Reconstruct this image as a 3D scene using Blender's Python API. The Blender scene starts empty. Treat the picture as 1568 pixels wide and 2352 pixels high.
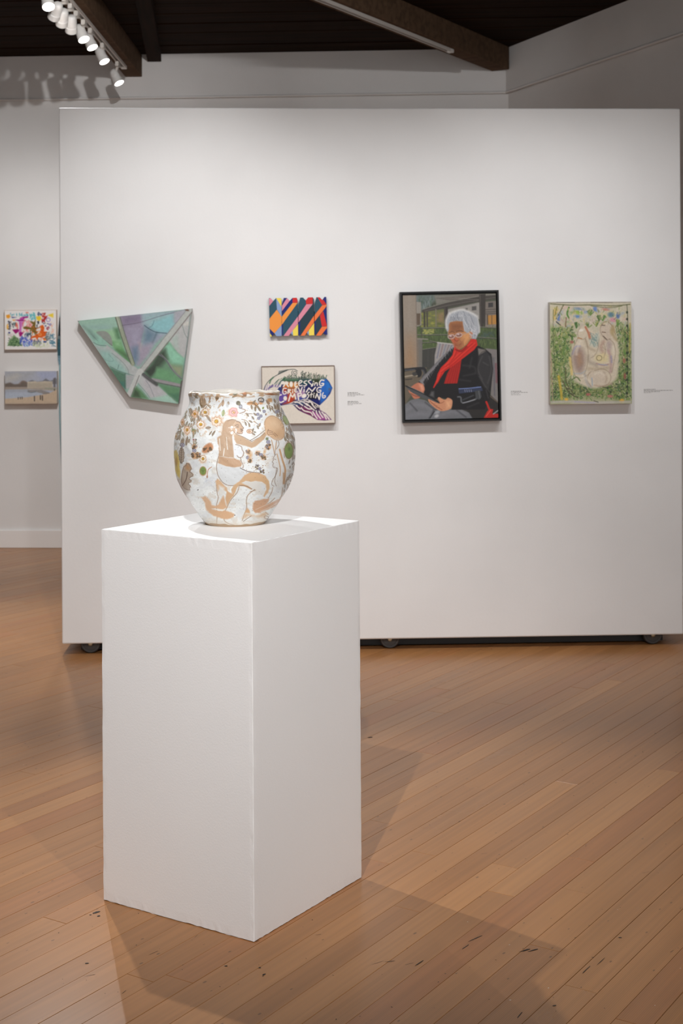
import bpy, bmesh, math, random
import numpy as np
from mathutils import Vector, Matrix, Euler

# ------------------------------------------------------------------ camera, world, exposure
S = bpy.context.scene
COL = S.collection
cam_d = bpy.data.cameras.new('camera')
cam = bpy.data.objects.new('camera', cam_d)
COL.objects.link(cam)
cam_d.sensor_fit = 'HORIZONTAL'
cam_d.sensor_width = 24.0
cam_d.lens = 50.0
cam_d.shift_y = -(1176 - 778) / 1568.0
cam.location = (0, 0, 1.52)
cam.rotation_euler = (Matrix.Rotation(math.pi / 2, 3, 'X') @ Matrix.Rotation(-0.0061, 3, 'Z')).to_euler()
cam_d.dof.use_dof = True
cam_d.dof.focus_distance = 3.75
cam_d.dof.aperture_fstop = 8.0
S.camera = cam

W = bpy.data.worlds.new('world')
S.world = W
W.use_nodes = True
W.node_tree.nodes['Background'].inputs[0].default_value = (0.97, 0.985, 1.0, 1)
W.node_tree.nodes['Background'].inputs[1].default_value = 0.88

S.view_settings.view_transform = 'Standard'
S.view_settings.look = 'None'
S.view_settings.gamma = 1.0
S.view_settings.use_curve_mapping = False
S.view_settings.exposure = 0.62
S.cycles.max_bounces = 5
S.cycles.diffuse_bounces = 3
S.cycles.glossy_bounces = 2
S.cycles.transmission_bounces = 2
S.cycles.caustics_reflective = False
S.cycles.caustics_refractive = False

# track lamps: (x, y, z of the lens), aim point, watts, cone degrees, blend
K = 1.0
LAMPS_SIDE = [   # the long track under the beam beside the rolling wall, seen in the photograph
    ((-1.575, 7.70, 3.33), (-1.10, 6.65, 1.57), 80, 100, 0.5),
    ((-1.58, 7.87, 3.31), (-3.0, 10.4, 1.3), 50, 74, 1.0),
    ((-1.57, 8.04, 3.31), (-2.4, 10.4, 1.4), 50, 74, 1.0),
    ((-1.55, 8.22, 3.31), (-2.0, 10.4, 1.2), 40, 74, 1.0),
    ((-1.52, 8.45, 3.31), (-0.75, 7.75, 1.57), 24, 90, 1.0),
    ((-1.51, 8.68, 3.31), (-0.70, 8.20, 1.57), 24, 90, 1.0),
    ((-1.51, 9.12, 3.31), (-0.67, 8.62, 1.57), 24, 90, 1.0),
    ((-1.51, 9.72, 3.28), (-0.62, 9.27, 1.57), 24, 90, 1.0),
]
LAMPS_MID = [    # track above the middle of the room, over the picture frame's top edge
    ((-1.10, 5.11, 3.31), (-0.2, 3.75, 0.6), 105, 75, 0.5),
    ((-0.90, 5.13, 3.31), (-0.95, 6.9, 1.32), 70, 73, 1.0),
    ((-0.25, 5.13, 3.31), (-0.40, 6.9, 1.30), 46, 73, 1.0),
    ((0.55, 5.13, 3.31), (0.50, 6.9, 1.30), 46, 73, 1.0),
    ((1.25, 5.13, 3.31), (1.00, 6.9, 1.30), 40, 73, 1.0),
    ((1.95, 5.13, 3.31), (1.45, 6.9, 1.30), 28, 73, 1.0),
    ((-2.25, 5.13, 3.31), (-2.55, 8.3, 0.0), 190, 52, 1.0),  # added fill lamp, brightens the far floor left of the panel
    ((-0.60, 5.13, 3.33), (-2.0, 10.4, 3.40), 150, 36, 1.0),
    ((0.15, 5.13, 3.33), (0.5, 10.2, 3.40), 72, 34, 1.0),
]
LAMPS_NEAR = [   # track above the photographer
    ((-0.51, 1.28, 3.31), (-0.28, 3.95, 1.12), 200, 50, 1.0),
    ((0.9, 1.28, 3.31), (-0.05, 3.95, 1.05), 100, 50, 1.0),  # added fill lamp, lifts the right face of the plinth
    ((1.7, 1.28, 3.31), (0.95, 3.3, 0.0), 46, 70, 1.0),  # added fill lamp for the dim near floor on the right
]

# ------------------------------------------------------------------ helpers
def lin(c):
    c = np.asarray(c, float) / 255.0
    return np.where(c <= 0.04045, c / 12.92, ((c + 0.055) / 1.055) ** 2.4)

def tag(o, label=None, cat=None, group=None, kind=None):
    if label: o['label'] = label
    if cat: o['category'] = cat
    if group: o['group'] = group
    if kind: o['kind'] = kind
    return o

def empty(name, loc=(0, 0, 0), rot=(0, 0, 0)):
    o = bpy.data.objects.new(name, None)
    COL.objects.link(o)
    o.location = loc
    o.rotation_euler = rot
    o.empty_display_size = 0.1
    return o

def link(name, me, mat=None, parent=None, loc=(0, 0, 0), rot=(0, 0, 0), smooth=False):
    o = bpy.data.objects.new(name, me)
    COL.objects.link(o)
    if mat is not None:
        if isinstance(mat, (list, tuple)):
            for m in mat: me.materials.append(m)
        elif len(me.materials) == 0:
            me.materials.append(mat)
    o.location = loc
    o.rotation_euler = rot
    if parent is not None: o.parent = parent
    if smooth:
        me.polygons.foreach_set('use_smooth', [True] * len(me.polygons))
    return o

def bm_mesh(bm, name):
    me = bpy.data.meshes.new(name)
    bmesh.ops.recalc_face_normals(bm, faces=bm.faces)
    bm.to_mesh(me)
    bm.free()
    return me

def add_box(bm, lo, hi, M=None):
    r = bmesh.ops.create_cube(bm, size=1.0)
    for v in r['verts']:
        v.co = Vector([lo[i] + (v.co[i] + 0.5) * (hi[i] - lo[i]) for i in range(3)])
        if M is not None: v.co = M @ v.co
    return r['verts']

def box(name, lo, hi, mat, parent=None, bevel=0.0, seg=2, loc=(0, 0, 0), rot=(0, 0, 0)):
    bm = bmesh.new()
    add_box(bm, lo, hi)
    if bevel:
        bmesh.ops.bevel(bm, geom=bm.edges[:], offset=bevel, segments=seg, affect='EDGES', profile=0.5)
    return link(name, bm_mesh(bm, name), mat, parent, loc, rot)

def add_cyl(bm, a, b, r0, r1=None, n=24, cap=True):
    a, b = Vector(a), Vector(b)
    r1 = r0 if r1 is None else r1
    d = (b - a)
    M = Matrix.Translation((a + b) / 2) @ d.to_track_quat('Z', 'Y').to_matrix().to_4x4()
    bmesh.ops.create_cone(bm, cap_ends=cap, segments=n, radius1=r0, radius2=r1, depth=d.length, matrix=M)

def add_lathe(bm, prof, n=32, M=None, close=False):
    rings = []
    for r, z in prof:
        ring = []
        for i in range(n):
            t = 2 * math.pi * i / n
            v = Vector((r * math.cos(t), r * math.sin(t), z))
            ring.append(bm.verts.new(M @ v if M is not None else v))
        rings.append(ring)
    for a, b in zip(rings[:-1], rings[1:]):
        for i in range(n):
            bm.faces.new((a[i], a[(i + 1) % n], b[(i + 1) % n], b[i]))
    bm.faces.new(rings[0][::-1]); bm.faces.new(rings[-1])

def prism_mesh(name, pts, z0, z1):
    bm = bmesh.new()
    a = [bm.verts.new((x, y, z0)) for x, y in pts]
    b = [bm.verts.new((x, y, z1)) for x, y in pts]
    n = len(pts)
    bm.faces.new(a); bm.faces.new(b)
    for i in range(n): bm.faces.new((a[i], a[(i + 1) % n], b[(i + 1) % n], b[i]))
    return bm_mesh(bm, name)

# ------------------------------------------------------------------ materials
def mat_new(name, color=(200, 200, 200), rough=0.5, spec=0.5, metal=0.0, emit=None, estr=0.0):
    m = bpy.data.materials.new(name)
    m.use_nodes = True
    b = m.node_tree.nodes['Principled BSDF']
    b.inputs['Base Color'].default_value = (*lin(color), 1)
    b.inputs['Roughness'].default_value = rough
    b.inputs['Specular IOR Level'].default_value = spec
    b.inputs['Metallic'].default_value = metal
    if emit is not None:
        b.inputs['Emission Color'].default_value = (*emit, 1)
        b.inputs['Emission Strength'].default_value = estr
    return m

def N(m, t, **kw):
    n = m.node_tree.nodes.new(t)
    for k, v in kw.items(): setattr(n, k, v)
    return n

def L(m, a, b): m.node_tree.links.new(a, b)

def painted_wall(name, color, scale=90.0, bump=0.12, rough=0.62, mottle=0.03):
    """rolled wall paint: fine orange-peel relief and a faint uneven tone"""
    m = mat_new(name, color, rough, 0.3)
    b = m.node_tree.nodes['Principled BSDF']
    tc = N(m, 'ShaderNodeTexCoord')
    n1 = N(m, 'ShaderNodeTexNoise'); n1.inputs['Scale'].default_value = scale; n1.inputs['Detail'].default_value = 4
    L(m, tc.outputs['Object'], n1.inputs['Vector'])
    bp = N(m, 'ShaderNodeBump'); bp.inputs['Strength'].default_value = bump; bp.inputs['Distance'].default_value = 0.004
    L(m, n1.outputs['Fac'], bp.inputs['Height']); L(m, bp.outputs['Normal'], b.inputs['Normal'])
    n2 = N(m, 'ShaderNodeTexNoise'); n2.inputs['Scale'].default_value = 2.2; n2.inputs['Detail'].default_value = 5
    L(m, tc.outputs['Object'], n2.inputs['Vector'])
    r = N(m, 'ShaderNodeMapRange'); r.inputs[1].default_value = 0.3; r.inputs[2].default_value = 0.7
    r.inputs[3].default_value = 1 - mottle; r.inputs[4].default_value = 1 + mottle
    L(m, n2.outputs['Fac'], r.inputs[0])
    mx = N(m, 'ShaderNodeMix', data_type='RGBA', blend_type='MULTIPLY'); mx.inputs[0].default_value = 1
    mx.inputs[6].default_value = (*lin(color), 1); L(m, r.outputs[0], mx.inputs[7])
    L(m, mx.outputs[2], b.inputs['Base Color'])
    return m

M_WALL = painted_wall('gallery_wall_paint', (224, 221, 218))
M_PANEL = painted_wall('panel_paint', (231, 229, 227), 70, 0.10)
M_PLINTH = painted_wall('plinth_paint', (238, 236, 234), 230, 0.08, 0.55, 0.012)
M_WHITE = mat_new('white_enamel', (228, 224, 219), 0.35)
M_TRACKW = mat_new('track_enamel', (205, 198, 190), 0.4)
M_BLACK = mat_new('black_frame_paint', (13, 12, 12), 0.5)
M_RUBBER = mat_new('dark_rubber', (58, 56, 54), 0.6)
M_TYRE = mat_new('grey_polyurethane', (64, 62, 61), 0.5)
M_STEEL = mat_new('zinc_steel', (190, 180, 155), 0.35, metal=0.8)
M_GLOW = mat_new('lamp_lens', (255, 255, 255), 0.4, emit=(1, 0.97, 0.93), estr=7.0)
M_BASEB = mat_new('baseboard_paint', (232, 228, 224), 0.5)
M_INK = mat_new('label_ink', (118, 114, 110), 0.8, 0.1)
M_SCUFF = mat_new('scuff_black', (42, 36, 32), 0.7)
M_FLECK = mat_new('paint_fleck', (205, 200, 192), 0.6)

def wood_floor(name, island):
    m = mat_new(name, (170, 120, 80), 0.4, 0.36)
    b = m.node_tree.nodes['Principled BSDF']
    tc = N(m, 'ShaderNodeTexCoord')
    if island:
        src = N(m, 'ShaderNodeNewGeometry').outputs['Random Per Island']
    else:
        src = N(m, 'ShaderNodeObjectInfo').outputs['Random']
    off = N(m, 'ShaderNodeVectorMath', operation='MULTIPLY_ADD')
    cmb = N(m, 'ShaderNodeCombineXYZ')
    for i in range(3): L(m, src, cmb.inputs[i])
    L(m, cmb.outputs[0], off.inputs[0]); off.inputs[1].default_value = (37.0, 91.0, 53.0)
    L(m, tc.outputs['Object'], off.inputs[2])
    # plank tone
    cr = N(m, 'ShaderNodeValToRGB')
    e = cr.color_ramp.elements
    e[0].position = 0.0; e[0].color = (*lin((160, 110, 66)), 1)
    e[1].position = 1.0; e[1].color = (*lin((177, 126, 79)), 1)
    for p, c in ((0.2, (165, 115, 70)), (0.45, (167, 117, 72)), (0.62, (163, 109, 66)), (0.7, (166, 116, 71)), (0.9, (172, 121, 75))):
        k = e.new(p); k.color = (*lin(c), 1)
    L(m, src, cr.inputs[0])
    # long grain
    mp = N(m, 'ShaderNodeMapping'); mp.inputs['Scale'].default_value = (1.2, 60, 60)
    L(m, off.outputs[0], mp.inputs[0])
    g = N(m, 'ShaderNodeTexNoise'); g.inputs['Scale'].default_value = 1.0; g.inputs['Detail'].default_value = 5; g.inputs['Distortion'].default_value = 0.6
    L(m, mp.outputs[0], g.inputs['Vector'])
    mp2 = N(m, 'ShaderNodeMapping'); mp2.inputs['Scale'].default_value = (0.35, 5.0, 5.0)
    L(m, off.outputs[0], mp2.inputs[0])
    wv = N(m, 'ShaderNodeTexWave', wave_type='BANDS', bands_direction='Y'); wv.inputs['Scale'].default_value = 14.0
    wv.inputs['Distortion'].default_value = 3.0; wv.inputs['Detail'].default_value = 1.5; wv.inputs['Detail Scale'].default_value = 0.6
    L(m, mp2.outputs[0], wv.inputs['Vector'])
    n3 = N(m, 'ShaderNodeTexNoise'); n3.inputs['Scale'].default_value = 2.3; n3.inputs['Detail'].default_value = 3
    L(m, off.outputs[0], n3.inputs['Vector'])
    def mul(cin, fin, lo, hi, a=0.25, c=0.75):
        r = N(m, 'ShaderNodeMapRange'); r.inputs[1].default_value = a; r.inputs[2].default_value = c
        r.inputs[3].default_value = lo; r.inputs[4].default_value = hi
        L(m, fin, r.inputs[0])
        x = N(m, 'ShaderNodeMix', data_type='RGBA', blend_type='MULTIPLY'); x.inputs[0].default_value = 1
        L(m, cin, x.inputs[6]); L(m, r.outputs[0], x.inputs[7])
        return x.outputs[2]
    c = mul(cr.outputs[0], g.outputs['Fac'], 0.86, 1.11)
    c = mul(c, wv.outputs['Fac'], 0.93, 1.05, 0, 1)
    c = mul(c, n3.outputs['Fac'], 0.93, 1.07)
    # small dents and dark flecks with a shape of their own
    mp4 = N(m, 'ShaderNodeMapping'); mp4.inputs['Scale'].default_value = (14, 30, 30)
    L(m, off.outputs[0], mp4.inputs[0])
    vo = N(m, 'ShaderNodeTexVoronoi', feature='F1'); vo.inputs['Scale'].default_value = 1.0
    L(m, mp4.outputs[0], vo.inputs['Vector'])
    wn = N(m, 'ShaderNodeTexNoise'); wn.inputs['Scale'].default_value = 3.1
    L(m, off.outputs[0], wn.inputs['Vector'])
    ls = N(m, 'ShaderNodeMath', operation='SUBTRACT'); L(m, vo.outputs['Distance'], ls.inputs[0])
    sx = N(m, 'ShaderNodeSeparateColor'); L(m, vo.outputs['Color'], sx.inputs[0])
    pw = N(m, 'ShaderNodeMath', operation='MULTIPLY'); L(m, sx.outputs[0], pw.inputs[0]); pw.inputs[1].default_value = 0.085
    L(m, pw.outputs[0], ls.inputs[1])
    r = N(m, 'ShaderNodeMapRange'); r.inputs[1].default_value = -0.01; r.inputs[2].default_value = 0.035
    r.inputs[3].default_value = 0.55; r.inputs[4].default_value = 0.0
    L(m, ls.outputs[0], r.inputs[0])
    mx = N(m, 'ShaderNodeMix', data_type='RGBA'); L(m, r.outputs[0], mx.inputs[0]); L(m, c, mx.inputs[6])
    mx.inputs[7].default_value = (*lin((58, 38, 26)), 1)
    L(m, mx.outputs[2], b.inputs['Base Color'])
    rr = N(m, 'ShaderNodeMapRange'); rr.inputs[3].default_value = 0.24; rr.inputs[4].default_value = 0.36
    L(m, n3.outputs['Fac'], rr.inputs[0]); L(m, rr.outputs[0], b.inputs['Roughness'])
    bp = N(m, 'ShaderNodeBump'); bp.inputs['Strength'].default_value = 0.06; bp.inputs['Distance'].default_value = 0.002
    L(m, g.outputs['Fac'], bp.inputs['Height']); L(m, bp.outputs['Normal'], b.inputs['Normal'])
    return m

M_PLANK = wood_floor('fir_floor_plank', False)
M_PLANKS = wood_floor('fir_floor_far', True)
M_SUB = mat_new('dark_gap', (52, 33, 22), 0.8)

def dark_wood(name, c0, c1, axis=0):
    m = mat_new(name, c0, 0.85, 0.08)
    b = m.node_tree.nodes['Principled BSDF']
    tc = N(m, 'ShaderNodeTexCoord'); oi = N(m, 'ShaderNodeObjectInfo')
    mp = N(m, 'ShaderNodeMapping'); sc = [22, 22, 22]; sc[axis] = 1.2
    mp.inputs['Scale'].default_value = sc
    cmb = N(m, 'ShaderNodeCombineXYZ'); mm = N(m, 'ShaderNodeMath', operation='MULTIPLY'); mm.inputs[1].default_value = 31
    L(m, oi.outputs['Random'], mm.inputs[0]); L(m, mm.outputs[0], cmb.inputs[0]); L(m, mm.outputs[0], cmb.inputs[1])
    L(m, cmb.outputs[0], mp.inputs['Location']); L(m, tc.outputs['Object'], mp.inputs[0])
    n = N(m, 'ShaderNodeTexNoise'); n.inputs['Scale'].default_value = 1; n.inputs['Detail'].default_value = 4; n.inputs['Distortion'].default_value = 0.5
    L(m, mp.outputs[0], n.inputs['Vector'])
    cr = N(m, 'ShaderNodeValToRGB')
    cr.color_ramp.elements[0].position = 0.3; cr.color_ramp.elements[0].color = (*lin(c0), 1)
    cr.color_ramp.elements[1].position = 0.7; cr.color_ramp.elements[1].color = (*lin(c1), 1)
    L(m, n.outputs['Fac'], cr.inputs[0]); L(m, cr.outputs[0], b.inputs['Base Color'])
    return m

M_BEAM = dark_wood('stained_beam', (78, 60, 46), (102, 80, 62), 1)
M_DECK = dark_wood('stained_ceiling_deck', (24, 13, 6), (40, 23, 12), 0)

def paint_mat(name, rough=0.55, weave=0.0, spec=0.4, coat=0.0):
    m = mat_new(name, (255, 255, 255), rough, spec)
    b = m.node_tree.nodes['Principled BSDF']
    a = N(m, 'ShaderNodeVertexColor', layer_name='paint')
    L(m, a.outputs['Color'], b.inputs['Base Color'])
    if coat:
        b.inputs['Coat Weight'].default_value = coat
        b.inputs['Coat Roughness'].default_value = 0.06
    if weave:
        tc = N(m, 'ShaderNodeTexCoord')
        n = N(m, 'ShaderNodeTexNoise'); n.inputs['Scale'].default_value = 260; n.inputs['Detail'].default_value = 2
        L(m, tc.outputs['Object'], n.inputs['Vector'])
        bp = N(m, 'ShaderNodeBump'); bp.inputs['Strength'].default_value = weave; bp.inputs['Distance'].default_value = 0.002
        L(m, n.outputs['Fac'], bp.inputs['Height']); L(m, bp.outputs['Normal'], b.inputs['Normal'])
    return m

M_CANVAS = paint_mat('oil_on_canvas', 0.5, 0.25)
M_PAPER = paint_mat('ink_on_paper', 0.75, 0.05, 0.2)
M_GLAZE = paint_mat('painted_glaze', 0.48, 0.0, 0.4, 0.55)
_b = M_GLAZE.node_tree.nodes['Principled BSDF']
_tc = N(M_GLAZE, 'ShaderNodeTexCoord'); _n = N(M_GLAZE, 'ShaderNodeTexNoise'); _n.inputs['Scale'].default_value = 85; _n.inputs['Detail'].default_value = 3
L(M_GLAZE, _tc.outputs['Object'], _n.inputs['Vector'])
_bp = N(M_GLAZE, 'ShaderNodeBump'); _bp.inputs['Strength'].default_value = 0.35; _bp.inputs['Distance'].default_value = 0.003
L(M_GLAZE, _n.outputs['Fac'], _bp.inputs['Height']); L(M_GLAZE, _bp.outputs['Normal'], _b.inputs['Normal']); L(M_GLAZE, _bp.outputs['Normal'], _b.inputs['Coat Normal'])

# ------------------------------------------------------------------ layout
PHI = math.radians(33.0)                                  # the planks and the plinth share this direction
QD = Vector((math.sin(PHI), math.cos(PHI), 0)); PD = Vector((math.cos(PHI), -math.sin(PHI), 0))
A_PANEL = math.atan(0.045); PANEL0 = Vector((0, 6.923, 0))
A_BACK = math.atan(-0.0526); BACK0 = Vector((0, 10.317, 0))
E_PANEL = Vector((math.cos(A_PANEL), math.sin(A_PANEL), 0))
E_BACK = Vector((math.cos(A_BACK), math.sin(A_BACK), 0))
CORNER = Vector((1.212, 10.253, 0))
A_RIGHT = math.atan2(-0.925, 0.38)
CEIL = 3.60

# ------------------------------------------------------------------ structure: floor
def in_view(x, y, m=0.06):
    if y < 3.0: return False
    return abs(x) < (0.243 + m) * y

def build_floor():
    root = box('floor', (-7, -3.2, -0.06), (7, 11.5, -0.004), M_SUB)
    tag(root, kind='structure')
    rng = random.Random(11)
    w = 0.0826
    # a board joint passes through this measured point
    p_ref = 0.487 * math.cos(PHI) - 3.148 * math.sin(PHI)
    meshes = {}
    def plank_mesh(ln):
        if ln not in meshes:
            bm = bmesh.new()
            h = w / 2 - 0.00035
            add_box(bm, (0.0004, -h, -0.016), (ln - 0.0004, h, 0.0))
            es = [e for e in bm.edges if all(abs(v.co.z) < 1e-6 for v in e.verts)]
            bmesh.ops.bevel(bm, geom=es, offset=0.0007, segments=1, affect='EDGES')
            meshes[ln] = bm_mesh(bm, 'plank'); meshes[ln].materials.append(M_PLANK)
        return meshes[ln]
    lens = (0.9, 1.3, 1.7, 2.1, 2.6, 3.2)
    rot = math.pi / 2 - PHI
    far = bmesh.new()
    nvis = 0
    for i in range(-84, 32):
        pc = p_ref + (i + 0.5) * w
        q = -4.0 + rng.uniform(0, 2)
        while q < 12.5:
            ln = rng.choice(lens)
            pts = [PD * pc + QD * (q + ln * k / 12) for k in range(13)]
            ok = [P for P in pts if -6.9 < P.x < 6.9 and -3.1 < P.y < 10.55]
            if len(ok) == 13 or (ok and any(in_view(P.x, P.y) for P in pts)):
                if any(in_view(P.x, P.y) for P in pts):
                    zt = rng.uniform(-0.0006, 0.0)
                    o = link('plank', plank_mesh(ln), None, root, PD * pc + QD * q + Vector((0, 0, zt)), (0, 0, rot))
                    nvis += 1
                else:
                    Mx = Matrix.Translation((q, -pc, 0))
                    h = w / 2 - 0.00035
                    add_box(far, (0.0004, -h, -0.016), (ln - 0.0004, h, 0.0), Mx)
            q += ln
    o = link('plank_field', bm_mesh(far, 'plank_field'), M_PLANKS, root, (0, 0, 0), (0, 0, rot))
    tag(o, kind='stuff')
    # old scuffs, dents and paint flecks on the boards
    bm = bmesh.new(); bf = bmesh.new()
    def mark(b, x, y, lx, ly, ang, n=9):
        vs = []
        for k in range(n):
            t = 2 * math.pi * k / n
            rr = rng.uniform(0.6, 1.15)
            u, v = lx * rr * math.cos(t), ly * rr * math.sin(t)
            vs.append(b.verts.new((x + u * math.cos(ang) - v * math.sin(ang), y + u * math.sin(ang) + v * math.cos(ang), 0.0003)))
        b.faces.new(vs)
    big = [(0.452, 3.532, .014, .0030, .45), (0.466, 3.528, .018, .0026, .5), (0.440, 3.524, .012, .002, .4),
           (-0.660, 3.778, .011, .006, .6), (-0.650, 3.755, .005, .005, .2), (-0.673, 3.762, .003, .003, 0),
           (-0.195, 3.402, .006, .0035, .9), (-0.207, 3.440, .004, .003, .3), (-0.289, 3.450, .005, .003, .2),
           (0.330, 3.60, .030, .0016, .75), (0.30, 3.55, .022, .0014, .95), (0.18, 3.46, .026, .0016, .95),
           (0.695, 3.60, .005, .003, .1), (0.11, 3.47, .016, .0014, .25), (0.475, 3.235, .006, .003, .3),
           (0.39, 3.19, .022, .0014, 1.1), (0.58, 3.42, .036, .001, 1.0), (0.62, 3.46, .030, .001, 1.0),
           (-0.63, 3.47, .006, .003, .1), (-0.80, 6.25, .02, .006, .1), (0.10, 5.42, .012, .006, .4)]
    for a in big: mark(bm, *a)
    for k in range(170):
        y = 3.1 + 4.5 * rng.random() ** 1.6
        mark(bm, rng.uniform(-0.26, 0.26) * y, y, rng.uniform(.0012, .0035), rng.uniform(.0007, .0016), rng.uniform(0, 3.1), 6)
    for k in range(22):
        y = 3.1 + 2.6 * rng.random()
        mark(bm, rng.uniform(-0.25, 0.25) * y, y, rng.uniform(.008, .022), rng.uniform(.0004, .0008), rng.uniform(0.3, 1.5), 6)
    for k in range(14):
        y = 3.1 + 2.2 * rng.random()
        mark(bf, rng.uniform(-0.25, 0.25) * y, y, rng.uniform(.0015, .003), rng.uniform(.001, .002), rng.uniform(0, 3), 6)
    tag(link('scuff_marks', bm_mesh(bm, 'scuff_marks'), M_SCUFF, root), kind='stuff')
    tag(link('paint_flecks', bm_mesh(bf, 'paint_flecks'), M_FLECK, root), kind='stuff')

build_floor()

# ------------------------------------------------------------------ structure: walls, ceiling, beams
def build_shell():
    # back wall: local x along the wall, y into the wall
    wb = box('wall_back', (-5.6, 0, 0), (1.30, 0.15, CEIL + 0.1), M_WALL, None, 0, loc=BACK0, rot=(0, 0, A_BACK))
    tag(wb, kind='structure')
    wr = box('wall_right', (0, 0, 0), (11.5, 0.15, CEIL + 0.1), M_WALL, None, 0, loc=CORNER, rot=(0, 0, A_RIGHT))
    tag(wr, kind='structure')
    wl = box('wall_left', (-5.9, -3.1, 0), (-5.75, 10.7, CEIL + 0.1), M_WALL)
    tag(wl, kind='structure')
    bb = box('baseboard_back', (-5.6, -0.018, 0), (1.15, 0, 0.131), M_BASEB, None, 0.004, loc=BACK0, rot=(0, 0, A_BACK))
    tag(bb, kind='structure')
    bb = box('baseboard_right', (0.05, -0.018, 0), (11.4, 0, 0.131), M_BASEB, None, 0.004, loc=CORNER, rot=(0, 0, A_RIGHT))
    tag(bb, kind='structure')
    # boxed fascia under the ceiling with a rounded nosing along its foot
    def fascia(name, loc, rot, x0, x1):
        root = box(name, (x0, -0.03, 3.292), (x1, 0, CEIL), M_WALL, None, 0.0, loc=loc, rot=(0, 0, rot))
        tag(root, kind='structure')
        bm = bmesh.new()
        add_cyl(bm, (x0, -0.030, 3.285), (x1, -0.030, 3.285), 0.009, n=14)
        link('nosing', bm_mesh(bm, 'nosing'), M_WALL, root, smooth=False)
    fascia('trim_1', BACK0, A_BACK, -5.6, 1.205)
    fascia('trim_2', CORNER, A_RIGHT, 0.02, 11.4)
    # ceiling slab and its tongue-and-groove boards over the part in view
    ce = box('ceiling', (-6.5, -3.2, CEIL + 0.02), (7, 11.2, CEIL + 0.12), M_DECK)
    tag(ce, kind='structure')
    rng = random.Random(5)
    h = 0.138
    bm = bmesh.new()
    add_box(bm, (-5.5, -h / 2 + 0.0015, 0), (5.5, h / 2 - 0.0015, 0.02))
    es = [e for e in bm.edges if all(abs(v.co.z) < 1e-6 for v in e.verts)]
    bmesh.ops.bevel(bm, geom=es, offset=0.004, segments=1, affect='EDGES')
    me = bm_mesh(bm, 'ceiling_plank'); me.materials.append(M_DECK)
    y = 10.75
    while y > 5.0:
        link('ceiling_plank', me, None, ce, (rng.uniform(-0.3, 0.3), y, CEIL), (0, 0, A_BACK))
        y -= h
    return

build_shell()

def beam(name, a, b, width, side, label, z0=3.437, end_cut=None):
    """a solid timber from a to b (plan), its right-hand edge on the line a-b"""
    a, b = Vector((*a, 0)), Vector((*b, 0))
    d = (b - a); ln = d.length; ang = math.atan2(d.y, d.x)
    o = box(name, (0, 0, z0), (ln, width, CEIL), M_BEAM, None, 0.004, 1, loc=a, rot=(0, 0, ang))
    tag(o, label, 'beam')
    return o

beam('ceiling_beam', (-1.468, 5.25), (-1.441, 10.375), 0.123, 0, 'dark timber ceiling beam carrying the row of white spotlights')
beam('ceiling_beam', (-1.17, 6.056), (1.21, 10.165), 0.135, 0, 'dark diagonal ceiling beam running into the corner of the room')
beam('ceiling_beam', (3.4, 5.02), (-3.6, 5.02), -0.2, 0, 'dark cross beam over the middle of the room')
beam('ceiling_beam', (3.4, 1.18), (-3.6, 1.18), -0.2, 0, 'dark cross beam nearest the entrance end of the room')
o = box('ceiling_joist', (0, 0, 3.545), (4.6, 0.10, CEIL), M_DECK, None, 0.003, 1, loc=(-1.40, 10.36, 0), rot=(0, 0, math.radians(-84.5)))
tag(o, 'slim dark ceiling joist beside the timber beam with spotlights', 'joist')

# ------------------------------------------------------------------ track lighting
def rail(name, a, b, label, z=3.4365, w=0.036):
    a, b = Vector((*a, 0)), Vector((*b, 0))
    d = b - a; ln = d.length; ang = math.atan2(d.y, d.x)
    r = empty(name, (a.x, a.y, z), (0, 0, ang))
    tag(r, label, 'track')
    bm = bmesh.new()
    # U-shaped channel: back and two lips with the slot between them
    add_box(bm, (0, -w / 2, -0.006), (ln, w / 2, 0))
    add_box(bm, (0, -w / 2, -0.020), (ln, -w / 2 + 0.010, -0.006))
    add_box(bm, (0, w / 2 - 0.010, -0.020), (ln, w / 2, -0.006))
    link('channel', bm_mesh(bm, 'channel'), M_TRACKW, r)
    bm = bmesh.new()
    add_box(bm, (ln - 0.05, -w / 2 - 0.001, -0.023), (ln, w / 2 + 0.001, 0))
    bmesh.ops.bevel(bm, geom=bm.edges[:], offset=0.003, segments=1, affect='EDGES')
    link('end_cap', bm_mesh(bm, 'end_cap'), M_WHITE, r)
    bm = bmesh.new(); add_box(bm, (0.0, -0.005, -0.0085), (ln - 0.05, 0.005, -0.006))
    link('slot', bm_mesh(bm, 'slot'), M_RUBBER, r)
    return r

rail('light_track', (-1.528, 5.3), (-1.508, 9.95), 'white lighting track with spotlights under the timber beam')
rail('light_track', (-1.011, 6.427), (0.7425, 9.454), 'bare white lighting track on the diagonal ceiling beam')
rail('light_track', (-2.6, 5.12), (3.2, 5.12), 'white lighting track on the cross beam over the middle of the room')
rail('light_track', (-2.6, 1.28), (3.2, 1.28), 'white lighting track on the cross beam at the entrance end')

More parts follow.
